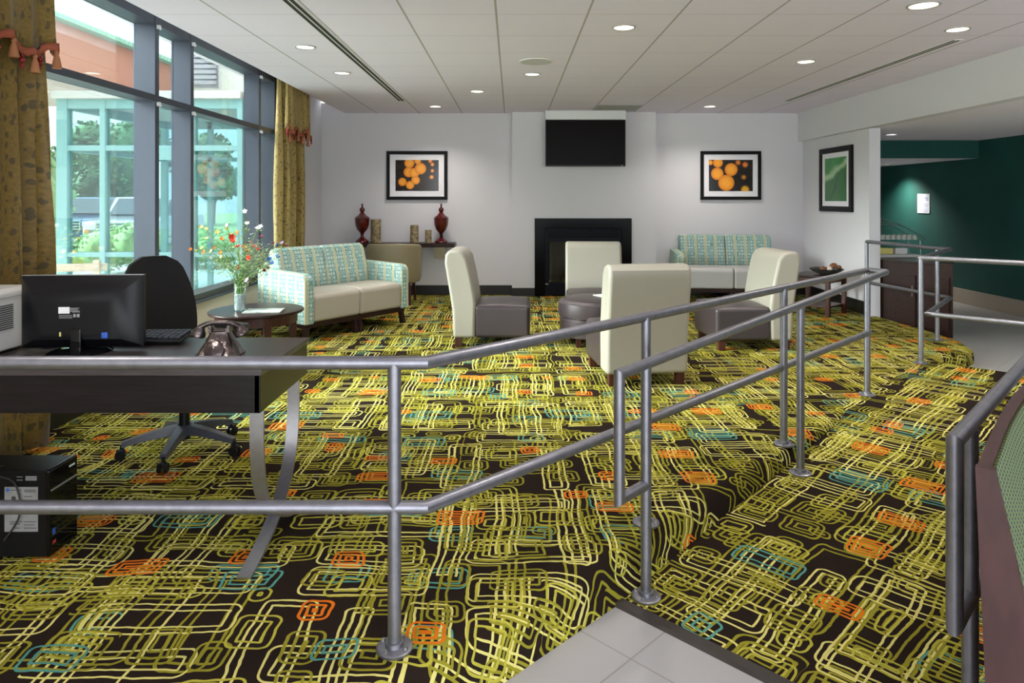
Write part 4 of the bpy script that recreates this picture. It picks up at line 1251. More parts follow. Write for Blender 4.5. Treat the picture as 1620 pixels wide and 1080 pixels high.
for s in (-1, 1):
    loft(bm, [[(s * x_, y_, z) for x_, y_ in ((.028, -.012), (.042, -.012), (.042, .03), (.028, .03))] for z in (.096, .112)])
    box(bm, s * .036 - .006, s * .036 + .006, -.012, .03, .11, .124, .003)
sweep(bm, [(-.036, .01, .100), (.036, .01, .100)], .008, 10)
obj('cradle', bm, 'pewter', t)
bm = BM()
pts = []
for i in range(21):
    f = i / 20 * 2 - 1
    pts.append(((f * .082), .01, .132 - .024 * abs(f) ** 3, .0095 + .006 * abs(f) ** 3))
rings = [[(x_ , y_ + r_ * math.cos(2 * PI * k / 12), z_ + r_ * math.sin(2 * PI * k / 12)) for k in range(12)] for x_, y_, z_, r_ in pts]
loft(bm, rings)
for s in (-1, 1):
    vv = lathe(bm, [(.012, .03), (.018, .018), (.027, .004), (.028, -.008), (.024, -.012), (.001, -.010)], seg=20, cap=False)
    for v in vv:
        q = RY(s * math.radians(-22)) @ v.co; v.co = q + Vector((s * .083, .01, .090))
obj('handset', bm, 'pewter', t)

# office chair
t = thing('office_chair', 'black mesh-back swivel office chair behind the desk', 'office chair', (-1.78, 3.80, 0), math.atan2(-.44, .9))
for k in range(5):
    a = 2 * PI * k / 5 + 0.25
    bm = BM()
    rings = []
    for i in range(8):
        f = i / 7
        r_ = .03 + .27 * f; z = .125 - .045 * f ** 1.5; hw = .032 - .012 * f; hh = .024 - .011 * f
        rings.append([(r_, -hw, z - hh), (r_, hw, z - hh), (r_, hw * .75, z + hh), (r_, -hw * .75, z + hh)])
    loft(bm, rings)
    leg = obj('base_arm', bm, 'basegrey', t, rz=a)
    bm = BM()
    for s in (-1, 1):
        vv = lathe(bm, [(.001, -.009), (.022, -.009), (.026, -.005), (.026, .006), (.001, .008)], seg=20, cap=False)
        for v in vv: v.co = RX(PI / 2) @ v.co + Vector((.305, s * .016, .027))
    box(bm, .285, .325, -.012, .012, .035, .058, .006); cyl(bm, .30, 0, .05, .08, .009, seg=10)
    obj('caster', bm, 'black', leg)
bm = BM(); cyl(bm, 0, 0, .07, .26, .03, .026, 20); cyl(bm, 0, 0, .26, .42, .018, .018, 16); cyl(bm, 0, 0, .09, .15, .042, .036, 20); obj('column', bm, 'black', t)
bm = BM(); box(bm, -.13, .12, -.09, .09, .41, .45, .01); obj('tilt_mechanism', bm, 'black', t)
bm = BM(); box(bm, -.22, .25, -.24, .24, .45, .53, .035, 4); obj('seat', bm, 'mesh', t)
bm = BM()
rings = []
for i in range(15):
    f = i / 14
    z = .56 + .49 * f
    hw = (.245 - .10 * f ** 2.2) * (1 if f < .86 else math.sqrt(max(0.0, 1 - ((f - .86) / .165) ** 2)))
    xb = -.235 - .05 * f + .03 * math.sin(f * PI)
    row = []
    m_ = 13
    for j in range(m_):
        g = j / (m_ - 1) * 2 - 1
        row.append((xb - .025 + .045 * g * g, hw * g, z))
    for j in range(m_ - 1, -1, -1):
        g = j / (m_ - 1) * 2 - 1
        row.append((xb + .015 + .045 * g * g - .02 * abs(g) ** 4, hw * g * .985, z))
    rings.append(row)
loft(bm, rings)
obj('backrest', bm, 'mesh', t, smooth=60)
bm = BM(); sweep(bm, [(-.10, 0, .43), (-.24, 0, .44), (-.285, 0, .50), (-.30, 0, .72)], .018, 8, flat=(.06, .02)); obj('back_support', bm, 'black', t)
for s in (-1, 1):
    bm = BM(); sweep(bm, [(.02, s * .20, .44), (.02, s * .29, .46), (.02, s * .305, .52), (.0, s * .30, .625)], .014, 8, flat=(.045, .02)); obj('arm_post', bm, 'black', t)
    bm = BM(); box(bm, -.12, .13, s * .30 - .045, s * .30 + .045, .622, .655, .015, 4); obj('arm_pad', bm, 'armpad', t)

# ================================================================== CURTAINS
def curtain(label, y0, y1, zb, matn, seed, folds, bottom_spread=0.0, xc=-2.60, ztop=2.80, g='patterned gold curtains'):
    t = thing('curtain', label, 'curtain', (xc, (y0 + y1) / 2, 0), 0, g)
    r_ = random.Random(seed)
    ph = [r_.uniform(0, 6) for _ in range(6)]
    H = (y1 - y0) / 2
    def drape(z0, z1, amp, wide, nz=14, nf=folds, thick=.006, xo=0.0, hem=None):
        bm = BM(); ly = bm.loops.layers.uv.new('UVMap')
        nu = nf * 10
        rows = []
        for i in range(nz + 1):
            f = i / nz; z = z0 + (z1 - z0) * f
            row = []
            for j in range(nu + 1):
                g_ = j / nu
                w_ = wide(z)
                yy = (g_ * 2 - 1) * H * w_
                a = 2 * PI * nf * g_ + ph[0] + .5 * math.sin(z * 1.3 + ph[1])
                am = amp * (.6 + .4 * math.sin(g_ * 9 + ph[2]) ) * (.75 + .25 * math.sin(z * 2 + ph[3]))
                xx = xo + am * (math.sin(a) + .3 * math.sin(2 * a + ph[4]))
                yy += .55 * am * math.sin(2 * a + ph[5])
                zz = z
                if hem and i == 0: zz += .03 * math.sin(a * .5 + 1) + .012 * math.sin(a)
                row.append(bm.verts.new((xx, yy, zz)))
            rows.append(row)
        Lu = 2 * H * 1.6
        for i in range(nz):
            for j in range(nu):
                f_ = bm.faces.new((rows[i][j], rows[i][j + 1], rows[i + 1][j + 1], rows[i + 1][j]))
                for lp, (a_, b_) in zip(f_.loops, ((j, i), (j + 1, i), (j + 1, i + 1), (j, i + 1))):
                    lp[ly].uv = (a_ / nu * Lu + seed, z0 + (z1 - z0) * b_ / nz)
        hemline = [v.co.copy() for v in rows[0]]
        return bm, hemline
    bm, _ = drape(zb, ztop, .085, lambda z: 1.0 + bottom_spread * (1 - z / ztop))
    o = obj('panel', bm, matn, t, smooth=80, recalc=False)
    md = o.modifiers.new('solid', 'SOLIDIFY'); md.thickness = .006
    bm, hem = drape(2.17, ztop, .055, lambda z: 1.0 + .07 * (2.8 - z), nz=8, xo=.085, hem=True)
    o = obj('valance', bm, matn, t, smooth=80, recalc=False)
    md = o.modifiers.new('solid', 'SOLIDIFY'); md.thickness = .006
    bm = BM()
    tp = [bm.verts.new(h + Vector((.009, 0, .006))) for h in hem]
    lo_ = [bm.verts.new(h + Vector((.011 + .004 * (k % 2), 0, -.028 - .006 * (k % 3)))) for k, h in enumerate(hem)]
    for k in range(len(hem) - 1): bm.faces.new((tp[k], tp[k + 1], lo_[k + 1], lo_[k]))
    fb_ = obj('fringe_band', bm, 'coral', t, recalc=False)
    md = fb_.modifiers.new('solid', 'SOLIDIFY'); md.thickness = .006
    # hanging beads and tassels along the hem
    step = len(hem) // 12
    for k in range(step // 2, len(hem), step):
        p = hem[k] + Vector((.012, 0, -.02))
        bm = BM()
        if (k // step) % 2 == 0:
            for q, r2 in ((-.018, .010), (-.042, .015), (-.068, .011), (-.085, .006)): sphere(bm, (p.x, p.y, p.z + q), r2, u=10, v=7)
            obj('bead_drop', bm, 'bead', t)
        else:
            lathe(bm, [(.003, 0), (.010, -.012), (.013, -.022), (.009, -.030), (.016, -.05), (.025, -.10), (.024, -.105)], p.x, p.y, p.z, 14)
            obj('tassel', bm, 'tassel', t)
curtain('long gold leaf-patterned curtain with tasselled valance, nearest, at the left edge behind the desk', 2.95, 3.84, 0.02, 'curtain', 5, 6, 0.04)
curtain('gold patterned curtain with tasselled valance beyond the windows near the back corner', 7.82, 8.66, 0.02, 'curtain2', 9, 5, 0.0)

# ================================================================== RAILINGS
RR = 0.0205
def flange(bm, z=0.0):
    lathe(bm, [(.055, z), (.056, z + .008), (.050, z + .012), (.028, z + .013), (.027, z + .026), (.0205, z + .028)], seg=32)
def railing(label, loc_posts, rails, group='grey metal tube railings'):
    base = Vector(loc_posts[0][0])
    t = thing('railing', label, 'railing', base, 0, group)
    for p, ztop in loc_posts:
        p = Vector(p)
        bm = BM(); sweep(bm, [(0, 0, 0.002), (0, 0, ztop - p.z)], RR, 20)
        po = obj('post', bm, 'rail', t, loc=p - base)
        bm = BM(); flange(bm)
        fl = obj('base_flange', bm, 'rail', po)
        bm = BM()
        for k in range(4):
            a = PI / 4 + k * PI / 2 + .3
            cyl(bm, .042 * math.cos(a), .042 * math.sin(a), .008, .020, .007, .006, 6)
        obj('bolts', bm, 'steel', po)
    for nm, pts in rails:
        bm = BM(); sweep(bm, [Vector(q) - base for q in pts], RR, 20)
        obj(nm, bm, 'rail', t)
    return t
zt, zm = .872, .432
A = (-.358, 2.13, 0); B = (.566, 2.954, 0); C_ = (1.518, 3.905, 0); D = (2.484, 4.888, 0)
cr = (-.262, 2.13)
e = 0.012
railing('long grey tube guardrail crossing in front of the desk and following the platform edge',
        [((-2.45, 2.13, 0), zt), (A, zt), (B, zt), (C_, zt), (D, zt)],
        [('top_rail', [(-2.66, 2.13, zt), (cr[0], cr[1], zt), (D[0] + .03, D[1] + .03, zt)]),
         ('middle_rail', [(-2.66, 2.13, zm), (cr[0], cr[1], zm), (D[0] + .03, D[1] + .03, zm)])])
c0 = 2.15
def hl(y, dz=.0, z=None):      # point on the left handrail line
    t_ = (2 * y - c0) * S2
    return (y - c0, y, z if z is not None else ramp_z(t_) + .888 + dz)
E = (hl(2.66)[0], 2.66, ramp_z((2 * 2.66 - c0) * S2)); Fp = (hl(3.66)[0], 3.66, ramp_z((2 * 3.66 - c0) * S2))
railing('shorter ramp handrail with a squared return end, inside the platform guardrail',
        [(E, hl(2.66)[2]), (Fp, hl(3.66)[2])],
        [('handrail', [(E[0], E[1], .285), hl(2.54, z=.285 - .006), hl(2.54, 0.0), hl(4.62), (hl(4.62)[0] - .03, hl(4.62)[1] + .10, hl(4.62)[2]), (D[0] + .022, D[1] - .01, .872)])])
G = (3.41, 5.83, 0); K = (4.13, 6.79, 0); Wp = (4.105, 8.09, 0)
g2 = Vector((.52, -.48, 0)).normalized()
railing('far grey railing wrapping the platform corner in front of the dark counter',
        [(Wp, .88), (K, .88), (G, .88), ((G[0] + 1.25 * g2.x, G[1] + 1.25 * g2.y, 0), .88)],
        [('top_rail', [Wp[:2] + (.88,), (4.26, 6.80, .88), G[:2] + (.88,), (G[0] + 1.28 * g2.x, G[1] + 1.28 * g2.y, .88)]),
         ('middle_rail', [Wp[:2] + (.41,), (4.26, 6.80, .41), (G[0] + .07, G[1] + .03, .41), (G[0] + 1.28 * g2.x, G[1] + 1.28 * g2.y, .41)])])
c1 = .66
def hr(y, dz=0.0, z=None):
    t_ = (2 * y - c1) * S2
    return (y - c1, y, z if z is not None else ramp_z(t_) + .885 + dz)
pr = [1.915, 2.9, 3.9]
railing('near right-hand ramp handrail with a long vertical return, partly out of frame',
        [((hr(y)[0], y, ramp_z((2 * y - c1) * S2) - (.0 if (2*y-c1)*S2 > 2.17 else 0.0)), hr(y)[2]) for y in pr],
        [('handrail', [hr(1.92, z=.285), hr(1.80, z=.275), hr(1.80, z=.748), hr(4.1)]),
         ('middle_rail', [hr(1.915, z=.285), hr(4.1, z=.285 + .16)])])

# ================================================================== RIGHT: CURVED BENCH BACK
t = thing('curved_bench', 'curved high-back bench with plum brown wood frame and green honeycomb fabric at right edge', 'bench', (1.2, 1.6, -0.15))
path = [(1.003, 1.51), (1.131, 1.666), (1.338, 1.909), (1.60, 2.185), (1.92, 2.43), (2.30, 2.62), (2.72, 2.74)]
P = [Vector((p[0], p[1], 0)) for p in [(.88, 1.35)] + path + [(3.1, 2.8)]]
sm = []
for i in range(1, len(P) - 2):
    for k in range(6):
        u_ = k / 6
        sm.append(.5 * ((2 * P[i]) + (-P[i-1] + P[i+1]) * u_ + (2 * P[i-1] - 5 * P[i] + 4 * P[i+1] - P[i+2]) * u_ ** 2 + (-P[i-1] + 3 * P[i] - 3 * P[i+1] + P[i+2]) * u_ ** 3))
sm.append(P[-2])
def bench_sec(i, prof):
    a = sm[max(0, i - 1)]; b = sm[min(len(sm) - 1, i + 1)]; d = (b - a).normalized(); nr = Vector((d.y, -d.x, 0))
    return [sm[i] + nr * o_ + Vector((-1.2, -1.6, z_ + .15)) for o_, z_ in prof]
prof = [(.035, -.149), (.0, .79), (.024, .79), (.024, .775), (.073, .52), (.15, .15), (.20, -.149)]
bm = BM(); loft(bm, [bench_sec(i, prof) for i in range(len(sm))])
obj('wood_frame', bm, 'benchwood', t, smooth=30)
prof2 = [(.020, .772), (.032, .778), (.085, .52), (.165, .17), (.12, .17), (.05, .5)]
pe = [(.035, -.149), (-.002, .793), (.034, .793), (.088, .52), (.178, .10), (.22, -.149)]
bm = BM(); sv = bench_sec(0, pe); dd_ = (sm[1] - sm[0]).normalized()
loft(bm, [[q - dd_ * .004 for q in sv], [q + dd_ * .018 for q in sv]])
obj('end_panel', bm, 'benchwood', t, smooth=30)
bm = BM()
ly = bm.loops.layers.uv.new('UVMap')
secs = [bench_sec(i, prof2) for i in range(len(sm))]
secs[0] = [q + (sm[1] - sm[0]).normalized() * .012 for q in secs[0]]
R_ = [[bm.verts.new(q) for q in s_] for s_ in secs]
acc = 0
for i in range(len(R_) - 1):
    dl = (sm[i + 1] - sm[i]).length
    zs = [0, .0, .27, .63, .7, 1.1, 1.4]
    for k in range(6):
        f_ = bm.faces.new((R_[i][k], R_[i][(k + 1) % 6], R_[i + 1][(k + 1) % 6], R_[i + 1][k]))
        for lp, uu in zip(f_.loops, ((acc, zs[k]), (acc, zs[k + 1]), (acc + dl * .58, zs[k + 1]), (acc + dl * .58, zs[k]))): lp[ly].uv = uu
    acc += dl * .58
bm.faces.new(R_[0][::-1]); bm.faces.new(R_[-1])
obj('upholstered_back', bm, 'honey', t, smooth=30)
prof3 = [(.17, -.02), (.17, .17), (.20, .20), (.58, .20), (.61, .17), (.61, -.02)]
bm = BM(); loft(bm, [bench_sec(i, prof3) for i in range(1, len(sm), 2)])
obj('seat', bm, 'honey', t, uv='box')
prof4 = [(.19, -.149), (.19, -.02), (.58, -.02), (.58, -.149)]
bm = BM(); loft(bm, [bench_sec(i, prof4) for i in range(1, len(sm), 2)])
obj('plinth', bm, 'benchwood', t)

# ================================================================== DRINKS COUNTER AND GREEN CORRIDOR
t = thing('drinks_counter', 'dark wood drinks cabinet beyond the far railing, in front of green wall', 'cabinet', (4.7, 8.4, -0.15))
poly = [(4.33, 8.16), (4.82, 7.64), (5.34, 8.50), (4.95, 9.3), (4.33, 9.3)]
lp_ = [(x - 4.7, y - 8.4) for x, y in poly]
bm = BM(); prism(bm, lp_, 0.0, .785, .004, 2); obj('body', bm, 'wood', t)
bm = BM(); prism(bm, [(x * 1.0 + (.01 if x > 0 else 0), y + (-.008 if y < 0 else 0)) for x, y in lp_], .785, .812, .004, 2); obj('worktop', bm, 'wood', t)
dvec = Vector((.49, -.52, 0)).normalized(); nv = Vector((-.52, -.49, 0)).normalized()
for k in (0, 1):
    a = Vector((4.33 - 4.7, 8.16 - 8.4, 0)) + dvec * (.03 + k * .335) + nv * .004; b = a + dvec * .315
    bm = BM()
    loft(bm, [[a + Vector((0, 0, z)) , b + Vector((0, 0, z)), b + nv * .014 + Vector((0, 0, z)), a + nv * .014 + Vector((0, 0, z))] for z in (.08, .66)])
    dr_ = obj('door', bm, 'wood', t)
    bm = BM(); h = (b if k == 0 else a) + dvec * (-.03 if k == 0 else .03) + nv * .02
    sweep(bm, [h + Vector((0, 0, .42)), h + Vector((0, 0, .54))], .005, 8); obj('handle', bm, 'steel', dr_)
bm = BM(); box(bm, 4.36, 5.02, 8.50, 9.25, .664, .69, .004)
tag(obj('serving_tray', bm, 'paper'), 'pale worktop slab on the dark drinks cabinet', 'worktop')
t = thing('cup_rack', 'thin steel rack shelf holding white cups on the drinks cabinet', 'rack', (4.7, 8.8, .69))
bm = BM(); box(bm, -.36, .37, -.18, .12, .170, .178, .002); obj('shelf', bm, 'glass2', t)
for x in (-.34, .35):
    for y in (-.16, .10):
        bm = BM(); sweep(bm, [(x, y, 0.0), (x * .98, y, .172)], .005, 8); obj('leg', bm, 'steel', t)
for y in (-.17, .11):
    bm = BM()
    sweep(bm, [(-.36, y, .45), (-.25, y, .452), (-.1, y, .43), (.06, y, .375), (.22, y, .30), (.37, y, .21), (.40, y, .175)], .006, 8); obj('arched_frame', bm, 'steel', t)
bm = BM(); sweep(bm, [(-.34, -.17, .38), (.08, -.17, .36)], .004, 8); obj('cross_bar', bm, 'steel', t)
# cups on the rack
ct = thing('coffee_cup', 'small white upturned cup', 'cup', (0, 0, 0), 0, 'white cups on the steel rack')
bm = BM(); lathe(bm, [(.030, 0), (.031, .004), (.022, .05), (.018, .055), (.016, .058), (.001, .058)], seg=16, cap=False); obj('body', bm, 'cup', ct)
bm = BM(); sweep(bm, [(.028, 0, .015), (.042, 0, .02), (.044, 0, .036), (.025, 0, .042)], .003, 6); obj('handle', bm, 'cup', ct)
first = True
rowlab = ['front row', 'back row']
pos = [(4.392 + .0665 * i, 8.67 + .082 * j, .869, j, i) for j in range(2) for i in range(10)]
for (x, y, z, j, i) in pos:
    lb = 'small white upturned cup in the %s of the steel cup rack' % rowlab[j]
    if first:
        ct.location = (x, y, z); ct['label'] = lb; ct.rotation_euler.z = -PI / 2; ct['group'] = 'white cups, front row of rack'; first = False
    else:
        copy_tree(ct, lb, (x, y, z), -PI / 2, 'white cups, %s of rack' % rowlab[j])
for k, (x0, x1, mm, lb) in enumerate(((4.40, 4.52, 'louver', 'grey box of supplies under the cup rack, leftmost'), (4.54, 4.72, 'yellow', 'yellow box of tea under the cup rack'), (4.75, 4.90, 'paper', 'white carton under the cup rack, right of the yellow one'))):
    bm = BM(); box(bm, x0, x1, 8.66, 8.76, .691, .765, .004)
    tag(obj('carton', bm, mm), lb, 'carton')

t = thing('wall_sign', 'small white sign with blue lettering spotlit on the green wall', 'sign', (6.598, 11.2, 1.30), -PI / 2)
bm = BM(); box(bm, -.165, .165, -.010, 0, -.155, .155, .004); obj('panel', bm, 'signwhite', t)
for name_, rows_ in (('heading_print', ((.080, .016, (.05, .035)), (.050, .016, (.07,)))), ('small_print', ((-.012, .008, (.03, .05, .04)), (-.034, .008, (.06, .045)), (-.056, .008, (.05, .03, .03)), (-.092, .008, (.04, .04, .05)), (-.114, .008, (.07, .04)), (-.134, .008, (.03, .06, .03))))):
    bm = BM()
    for z_, h_, ws_ in rows_:
        x_ = .14
        for w_ in ws_:
            n_ = max(3, int(w_ / .011))
            for q_ in range(n_):      # letter-sized strokes; the lettering is too small in the photograph to read
                a_ = x_ - w_ + q_ * w_ / n_
                box(bm, a_, a_ + w_ / n_ * .62, -.0112, -.0098, z_ + (.002 if q_ % 2 else 0), z_ + h_)
            x_ -= w_ + .012
    obj(name_, bm, 'signink', t)

# ================================================================== OUTSIDE
def plane_obj(name, x0, x1, y0, y1, z, m, label, cat):
    bm = BM(); box(bm, x0, x1, y0, y1, z - .1, z)
    return struct(name, bm, m, label=label, cat=cat, smooth=0)
plane_obj('ground', -60, -9.5, -20, 80, -0.22, 'grass', 'green lawn outside beyond the car park', 'lawn')
plane_obj('ground', -9.5, -3.0, -20, 30, -0.21, 'concrete', 'pale concrete pavement outside the windows', 'pavement')
plane_obj('road', -40, -8.8, 17.5, 31, -0.19, 'asphalt', 'grey asphalt car park outside', 'road')
bm = BM(); box(bm, -40, -9, 17.2, 17.4, -.22, -.06, .02)
struct('kerb', bm, 'curb', label='yellow painted kerb', cat='kerb')
# canopy
t = thing('entrance_canopy', 'large outdoor entrance canopy with orange fascia and green metal roof', 'canopy', (-6, 9, 0))
bm = BM(); box(bm, -5.0, 0, -4, 3.6, 3.05, 3.72); obj('fascia', bm, 'canopy_orange', t, smooth=0)
bm = BM(); box(bm, -4.9, -.1, -3.9, 3.5, 3.03, 3.06); obj('soffit', bm, 'canopy_pink', t, smooth=0)
bm = BM(); loft(bm, [[(.15, y, 3.72), (.15, y, 3.78), (-2.5, y, 5.0), (-5.2, y, 3.78), (-5.2, y, 3.72)] for y in (-4.2, 3.8)]); obj('roof', bm, 'roof', t, smooth=0)
for x, y in ((-4.6, 3.0), (-4.6, -3.4)):
    bm = BM(); box(bm, x - .2, x + .2, y - .2, y + .2, -.21, 3.05, .01); obj('column', bm, 'canopy_pink', t)
# glazed vestibule
t = thing('glass_vestibule', 'teal-framed glass entrance vestibule outside the window', 'vestibule', (-4.6, 9.0, -.21))
X0, X1 = -1.16, 1.12
bm = BM()
for x in (X0, -.64, -.12, .50, X1):
    wd_ = .07 if x == X0 else .035
    box(bm, x - wd_, x + wd_, -.06, .06, 0, 2.86, .004)
for z0, z1 in ((0, .12), (.84, .90), (2.20, 2.27), (2.74, 2.86)):
    box(bm, X0, X1, -.05, .05, z0, z1, .003)
obj('front_frame', bm, 'teal_frame', t)
bm = BM()
for y in (.9, 1.8, 2.6): box(bm, X0 - .05, X0 + .05, y - .04, y + .04, 0, 2.86, .004)
for z0, z1 in ((0, .12), (2.20, 2.27), (2.74, 2.86)): box(bm, X0 - .04, X0 + .04, 0, 2.6, z0, z1, .003)
for x in (-.4, .3): box(bm, x - .04, x + .04, 2.56, 2.64, 0, 2.86, .004)
for z0, z1 in ((0, .12), (2.20, 2.27), (2.74, 2.86)): box(bm, X0, X1, 2.56, 2.64, z0, z1, .003)
obj('rear_frame', bm, 'teal_frame', t)
for xa, xb in ((X0, -.64), (-.64, -.12), (-.12, .50), (.50, X1)):
    for za, zb in ((.12, .84), (.90, 2.20), (2.27, 2.74)):
        bm = BM(); box(bm, xa + .035, xb - .035, -.004, .004, za, zb); obj('pane', bm, 'glass2', t, smooth=0)
for xa, xb in ((X0, -.4), (-.4, .3), (.3, X1)):
    bm = BM(); box(bm, xa + .04, xb - .04, 2.6, 2.608, .12, 2.74); obj('pane', bm, 'glass2', t, smooth=0)
bm = BM(); box(bm, X0 - .1, X1 + .03, -.12, 2.62, 2.86, 2.96, .01); obj('roof', bm, 'stucco', t)
bm = BM(); box(bm, -.06, .44, -.03, .03, .14, 2.18, .004)
bmesh.ops.delete(bm, geom=[], context='VERTS')
bm.free()
bm = BM()
box(bm, -.085, -.01, -.075, -.055, .12, 2.2, .003); box(bm, .39, .465, -.075, -.055, .12, 2.2, .003); box(bm, -.01, .39, -.075, -.055, .12, .3, .003); box(bm, -.01, .39, -.075, -.055, 2.08, 2.2, .003)
dd = obj('door', bm, 'teal_frame', t)
bm = BM(); sweep(bm, [(.40, -.08, .95), (.40, -.13, .95), (.40, -.13, 1.30), (.40, -.08, 1.30)], .012, 8); obj('door_handle', bm, 'steel', dd)
# building wing above and beside the vestibule
t = thing('building_wing', 'white stucco building wing with grey louvre above the vestibule', 'building', (-4.72, 11.8, -.2))
bm = BM(); box(bm, -.7, 1.3, 0, 3, 3.05, 6.5); obj('stucco_wall', bm, 'stucco', t, smooth=0)
bm = BM()
for k in range(22): box(bm, -.68, -.25, -.06, -.01, 3.5 + k * .09, 3.56 + k * .09)
box(bm, -.70, -.23, -.012, 0.01, 3.45, 5.5)
obj('louvre', bm, 'louver', t, smooth=0)
bm = BM(); box(bm, -.8, 1.3, -.1, 0, 3.05, 3.2, .01); obj('cornice', bm, 'white', t)
bm = BM(); box(bm, -3.40, -3.02, 8.9, 11.68, -.2, 6.0)
tag(obj('brick_pier', bm, 'brick', uv='box', smooth=0), 'tan brick wall pier outside the last narrow window', 'wall pier')

def leaf_cloud(bm, blobs, count, size, rnd_):
    for _ in range(count):
        cx, cy, cz, rx, ry, rz_ = rnd_.choice(blobs)
        a = rnd_.uniform(0, 2 * PI); b = math.acos(rnd_.uniform(-1, 1)); rr = rnd_.uniform(.72, 1.03)
        p = Vector((cx + rx * rr * math.sin(b) * math.cos(a), cy + ry * rr * math.sin(b) * math.sin(a), cz + rz_ * rr * math.cos(b)))
        d1 = Vector((rnd_.gauss(0, 1), rnd_.gauss(0, 1), rnd_.gauss(0, 1))).normalized(); d2 = d1.orthogonal().normalized()
        s = size * rnd_.uniform(.6, 1.4)
        bm.faces.new([bm.verts.new(p + d1 * s), bm.verts.new(p + d2 * s * .6), bm.verts.new(p - d1 * s), bm.verts.new(p - d2 * s * .6)])
def tree(label, x, y, h, r, seed, m='foliage', n=5200):
    rnd_ = random.Random(seed)
    t = thing('tree', label, 'tree', (x, y, -.2), 0, 'trees outside the windows')
    bm = BM(); sweep(bm, [(0, 0, 0), (.05, 0, h * .3), (-.04, .05, h * .7)], r * .08, 10); obj('trunk', bm, 'trunk', t)
    bl_ = []
    for k in range(14):
        a = rnd_.uniform(0, 2 * PI); q = rnd_.uniform(0, .65) * r
        bl_.append((q * math.cos(a), q * math.sin(a), h * rnd_.uniform(.35, .9), r * rnd_.uniform(.35, .55), r * rnd_.uniform(.35, .55), h * rnd_.uniform(.12, .2)))
    bm = BM(); leaf_cloud(bm, bl_, n, r * .055, rnd_)
    for b_ in bl_:
        q = bmesh.ops.create_icosphere(bm, subdivisions=2, radius=1.0)
        for v in q['verts']: v.co = Vector((v.co.x * b_[3] * .8 + b_[0], v.co.y * b_[4] * .8 + b_[1], v.co.z * b_[5] * .8 + b_[2]))
    o = obj('crown', bm, m, t, recalc=False); o['kind'] = 'stuff'
tree('big dark green tree seen through the vestibule glass', -17.6, 31.5, 5.6, 2.2, 1)
tree('tall green tree farther off behind the parked cars', -24.5, 41, 5.2, 3.2, 2)
tree('distant small tree top above the vestibule door rail', -18.9, 44, 5.6, 2.6, 3)
tree('light green tree at the left beside the canopy edge', -13.4, 18.5 - 1.5, 4.2, 1.5, 6, 'foliage2')
def bush(label, x, y, h, r, seed, m='foliage2'):
    rnd_ = random.Random(seed)
    bl_ = [(rnd_.uniform(-.5, .5) * r, rnd_.uniform(-.5, .5) * r, h * rnd_.uniform(.4, .65), r * .6, r * .6, h * .4) for _ in range(6)]
    bm = BM(); leaf_cloud(bm, bl_, 1800, .045, rnd_)
    for b_ in bl_:
        q = bmesh.ops.create_icosphere(bm, subdivisions=2, radius=1.0)
        for v in q['verts']: v.co = Vector((v.co.x * b_[3] * .85 + b_[0], v.co.y * b_[4] * .85 + b_[1], max(0, v.co.z * b_[5] * .85 + b_[2])))
    o = obj('bush', bm, m, loc=(x, y, -.2), recalc=False)
    tag(o, label, 'bush', 'bushes outside the windows')
bush('tall pale green bush beside the outdoor bench', -8.6, 12.6, 2.6, 1.0, 11)
bush('rounded green shrub behind the vestibule, left', -8.2, 15.0, 1.1, .9, 12)
bush('low green shrub in front of the parked cars', -7.0, 16.6, .9, 1.0, 13)
bush('pale shrub at the corner of the pavement', -11.4, 15.2, 1.9, 1.2, 14)
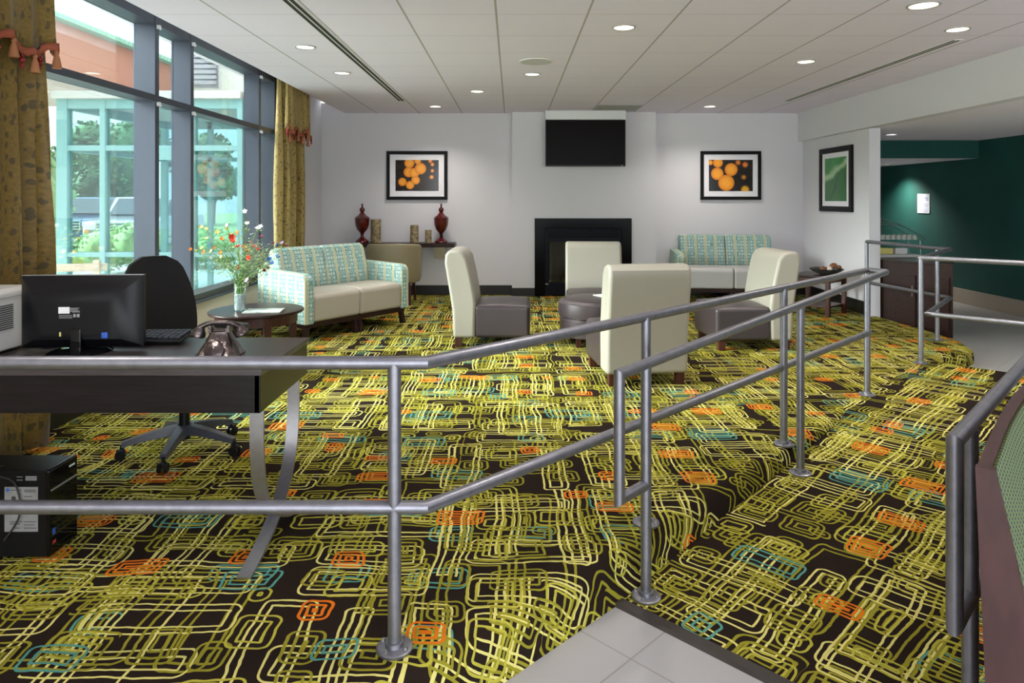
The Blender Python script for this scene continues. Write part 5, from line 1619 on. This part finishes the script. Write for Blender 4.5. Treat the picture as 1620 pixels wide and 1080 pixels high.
# outdoor bench
t = thing('outdoor_bench', 'weathered wooden slat bench outside on the pavement', 'bench', (-4.86, 6.9, -.21), math.radians(12))
for k in range(4):
    bm = BM(); box(bm, -.7, .7, .20 + .02 * k, .23 + .02 * k, .50 + k * .11, .58 + k * .11, .004); obj('back_slat', bm, 'slat', t)
for k in range(4):
    bm = BM(); box(bm, -.7, .7, -.25 + k * .11, -.16 + k * .11, .43, .455, .004); obj('seat_slat', bm, 'slat', t)
for x in (-.62, .62):
    bm = BM(); box(bm, x - .03, x + .03, -.25, -.19, 0, .64, .004); box(bm, x - .03, x + .03, .19, .25, 0, .95, .004); box(bm, x - .03, x + .03, -.27, .25, .62, .66, .004); obj('side_frame', bm, 'slat', t)
def car(name, label, x, y, rz, m, truck=False):
    t = thing(name, label, 'car', (x, y, -.19), rz, 'parked cars outside')     # local: front at -y
    W = .95
    bm = BM()
    prism(bm, [(-2.3, .35), (-2.35, .62), (-2.25, .92), (-1.1, 1.05), (2.2, 1.08), (2.35, .9), (2.35, .4)], -W, W, .09, 3, axis='x', ang=20); obj('body', bm, m, t)
    bm = BM()
    prism(bm, [(-1.15, 1.03), (-.5, 1.62), (1.9 if not truck else .9, 1.66), (2.2 if not truck else 1.1, 1.05)], -W + .1, W - .1, .07, 3, axis='x', ang=20); obj('cabin', bm, m, t)
    bm = BM()
    prism(bm, [(-1.08, 1.09), (-.55, 1.55), (1.75 if not truck else .8, 1.58), (2.05 if not truck else .98, 1.09)], -W + .085, W - .085, 0, axis='x')
    box(bm, -W + .2, W - .2, -.98, -.92, 1.10, 1.14)
    obj('side_windows', bm, 'carglass', t, smooth=0)
    bm = BM(); loft(bm, [[(-W + .22, -1.17, 1.10), (W - .22, -1.17, 1.10), (W - .27, -.60, 1.585), (-W + .27, -.60, 1.585)], [(-W + .22, -1.13, 1.08), (W - .22, -1.13, 1.08), (W - .27, -.56, 1.565), (-W + .27, -.56, 1.565)]]); obj('windscreen', bm, 'carglass', t, smooth=0)
    for sx_ in (-1, 1):
        for yy in (-1.5, 1.45):
            bm = BM(); vv = lathe(bm, [(.001, -.11), (.25, -.11), (.34, -.09), (.36, 0), (.34, .09), (.001, .11)], seg=24, cap=False)
            for v in vv: v.co = RY(PI / 2) @ v.co + Vector((sx_ * (W - .1), yy, .36))
            wv = obj('wheel', bm, 'tyre', t)
            bm = BM(); vv = lathe(bm, [(.001, 0), (.2, 0), (.22, .01)], seg=20, cap=False)
            for v in vv: v.co = RY(sx_ * PI / 2) @ v.co + Vector((sx_ * (W + .015), yy, .36))
            obj('hubcap', bm, 'chrome', wv)
        bm = BM(); box(bm, sx_ * .72 - .15, sx_ * .72 + .15, -2.37, -2.25, .68, .86, .02); obj('headlight', bm, 'paper', t)
        bm = BM(); box(bm, sx_ * .80 - .07, sx_ * .80 + .07, -2.385, -2.28, .60, .67, .01); obj('indicator', bm, 'amber', t)
    bm = BM()
    for k in range(4): box(bm, -.52, .52, -2.40, -2.28, .60 + k * .085, .64 + k * .085, .008)
    box(bm, -.55, -.51, -2.40, -2.28, .58, .92); box(bm, .51, .55, -2.40, -2.28, .58, .92)
    obj('grille', bm, 'chrome', t)
    bm = BM(); box(bm, -.93, .93, -2.45, -2.25, .36, .54, .03); obj('bumper', bm, 'chrome' if truck else m, t)
car('sport_utility_vehicle', 'dark blue car parked outside, front to the building, seen left through the vestibule', -14.6, 24.2, math.radians(12), 'carblue')
car('pickup_truck', 'silver pickup truck with chrome grille parked right of the blue car', -11.6, 22.4, math.radians(6), 'cargrey', True)
car('sport_utility_vehicle', 'blue car at the back of the car park, mostly behind the silver pickup truck', -18.6, 26.5, math.radians(20), 'carblue')
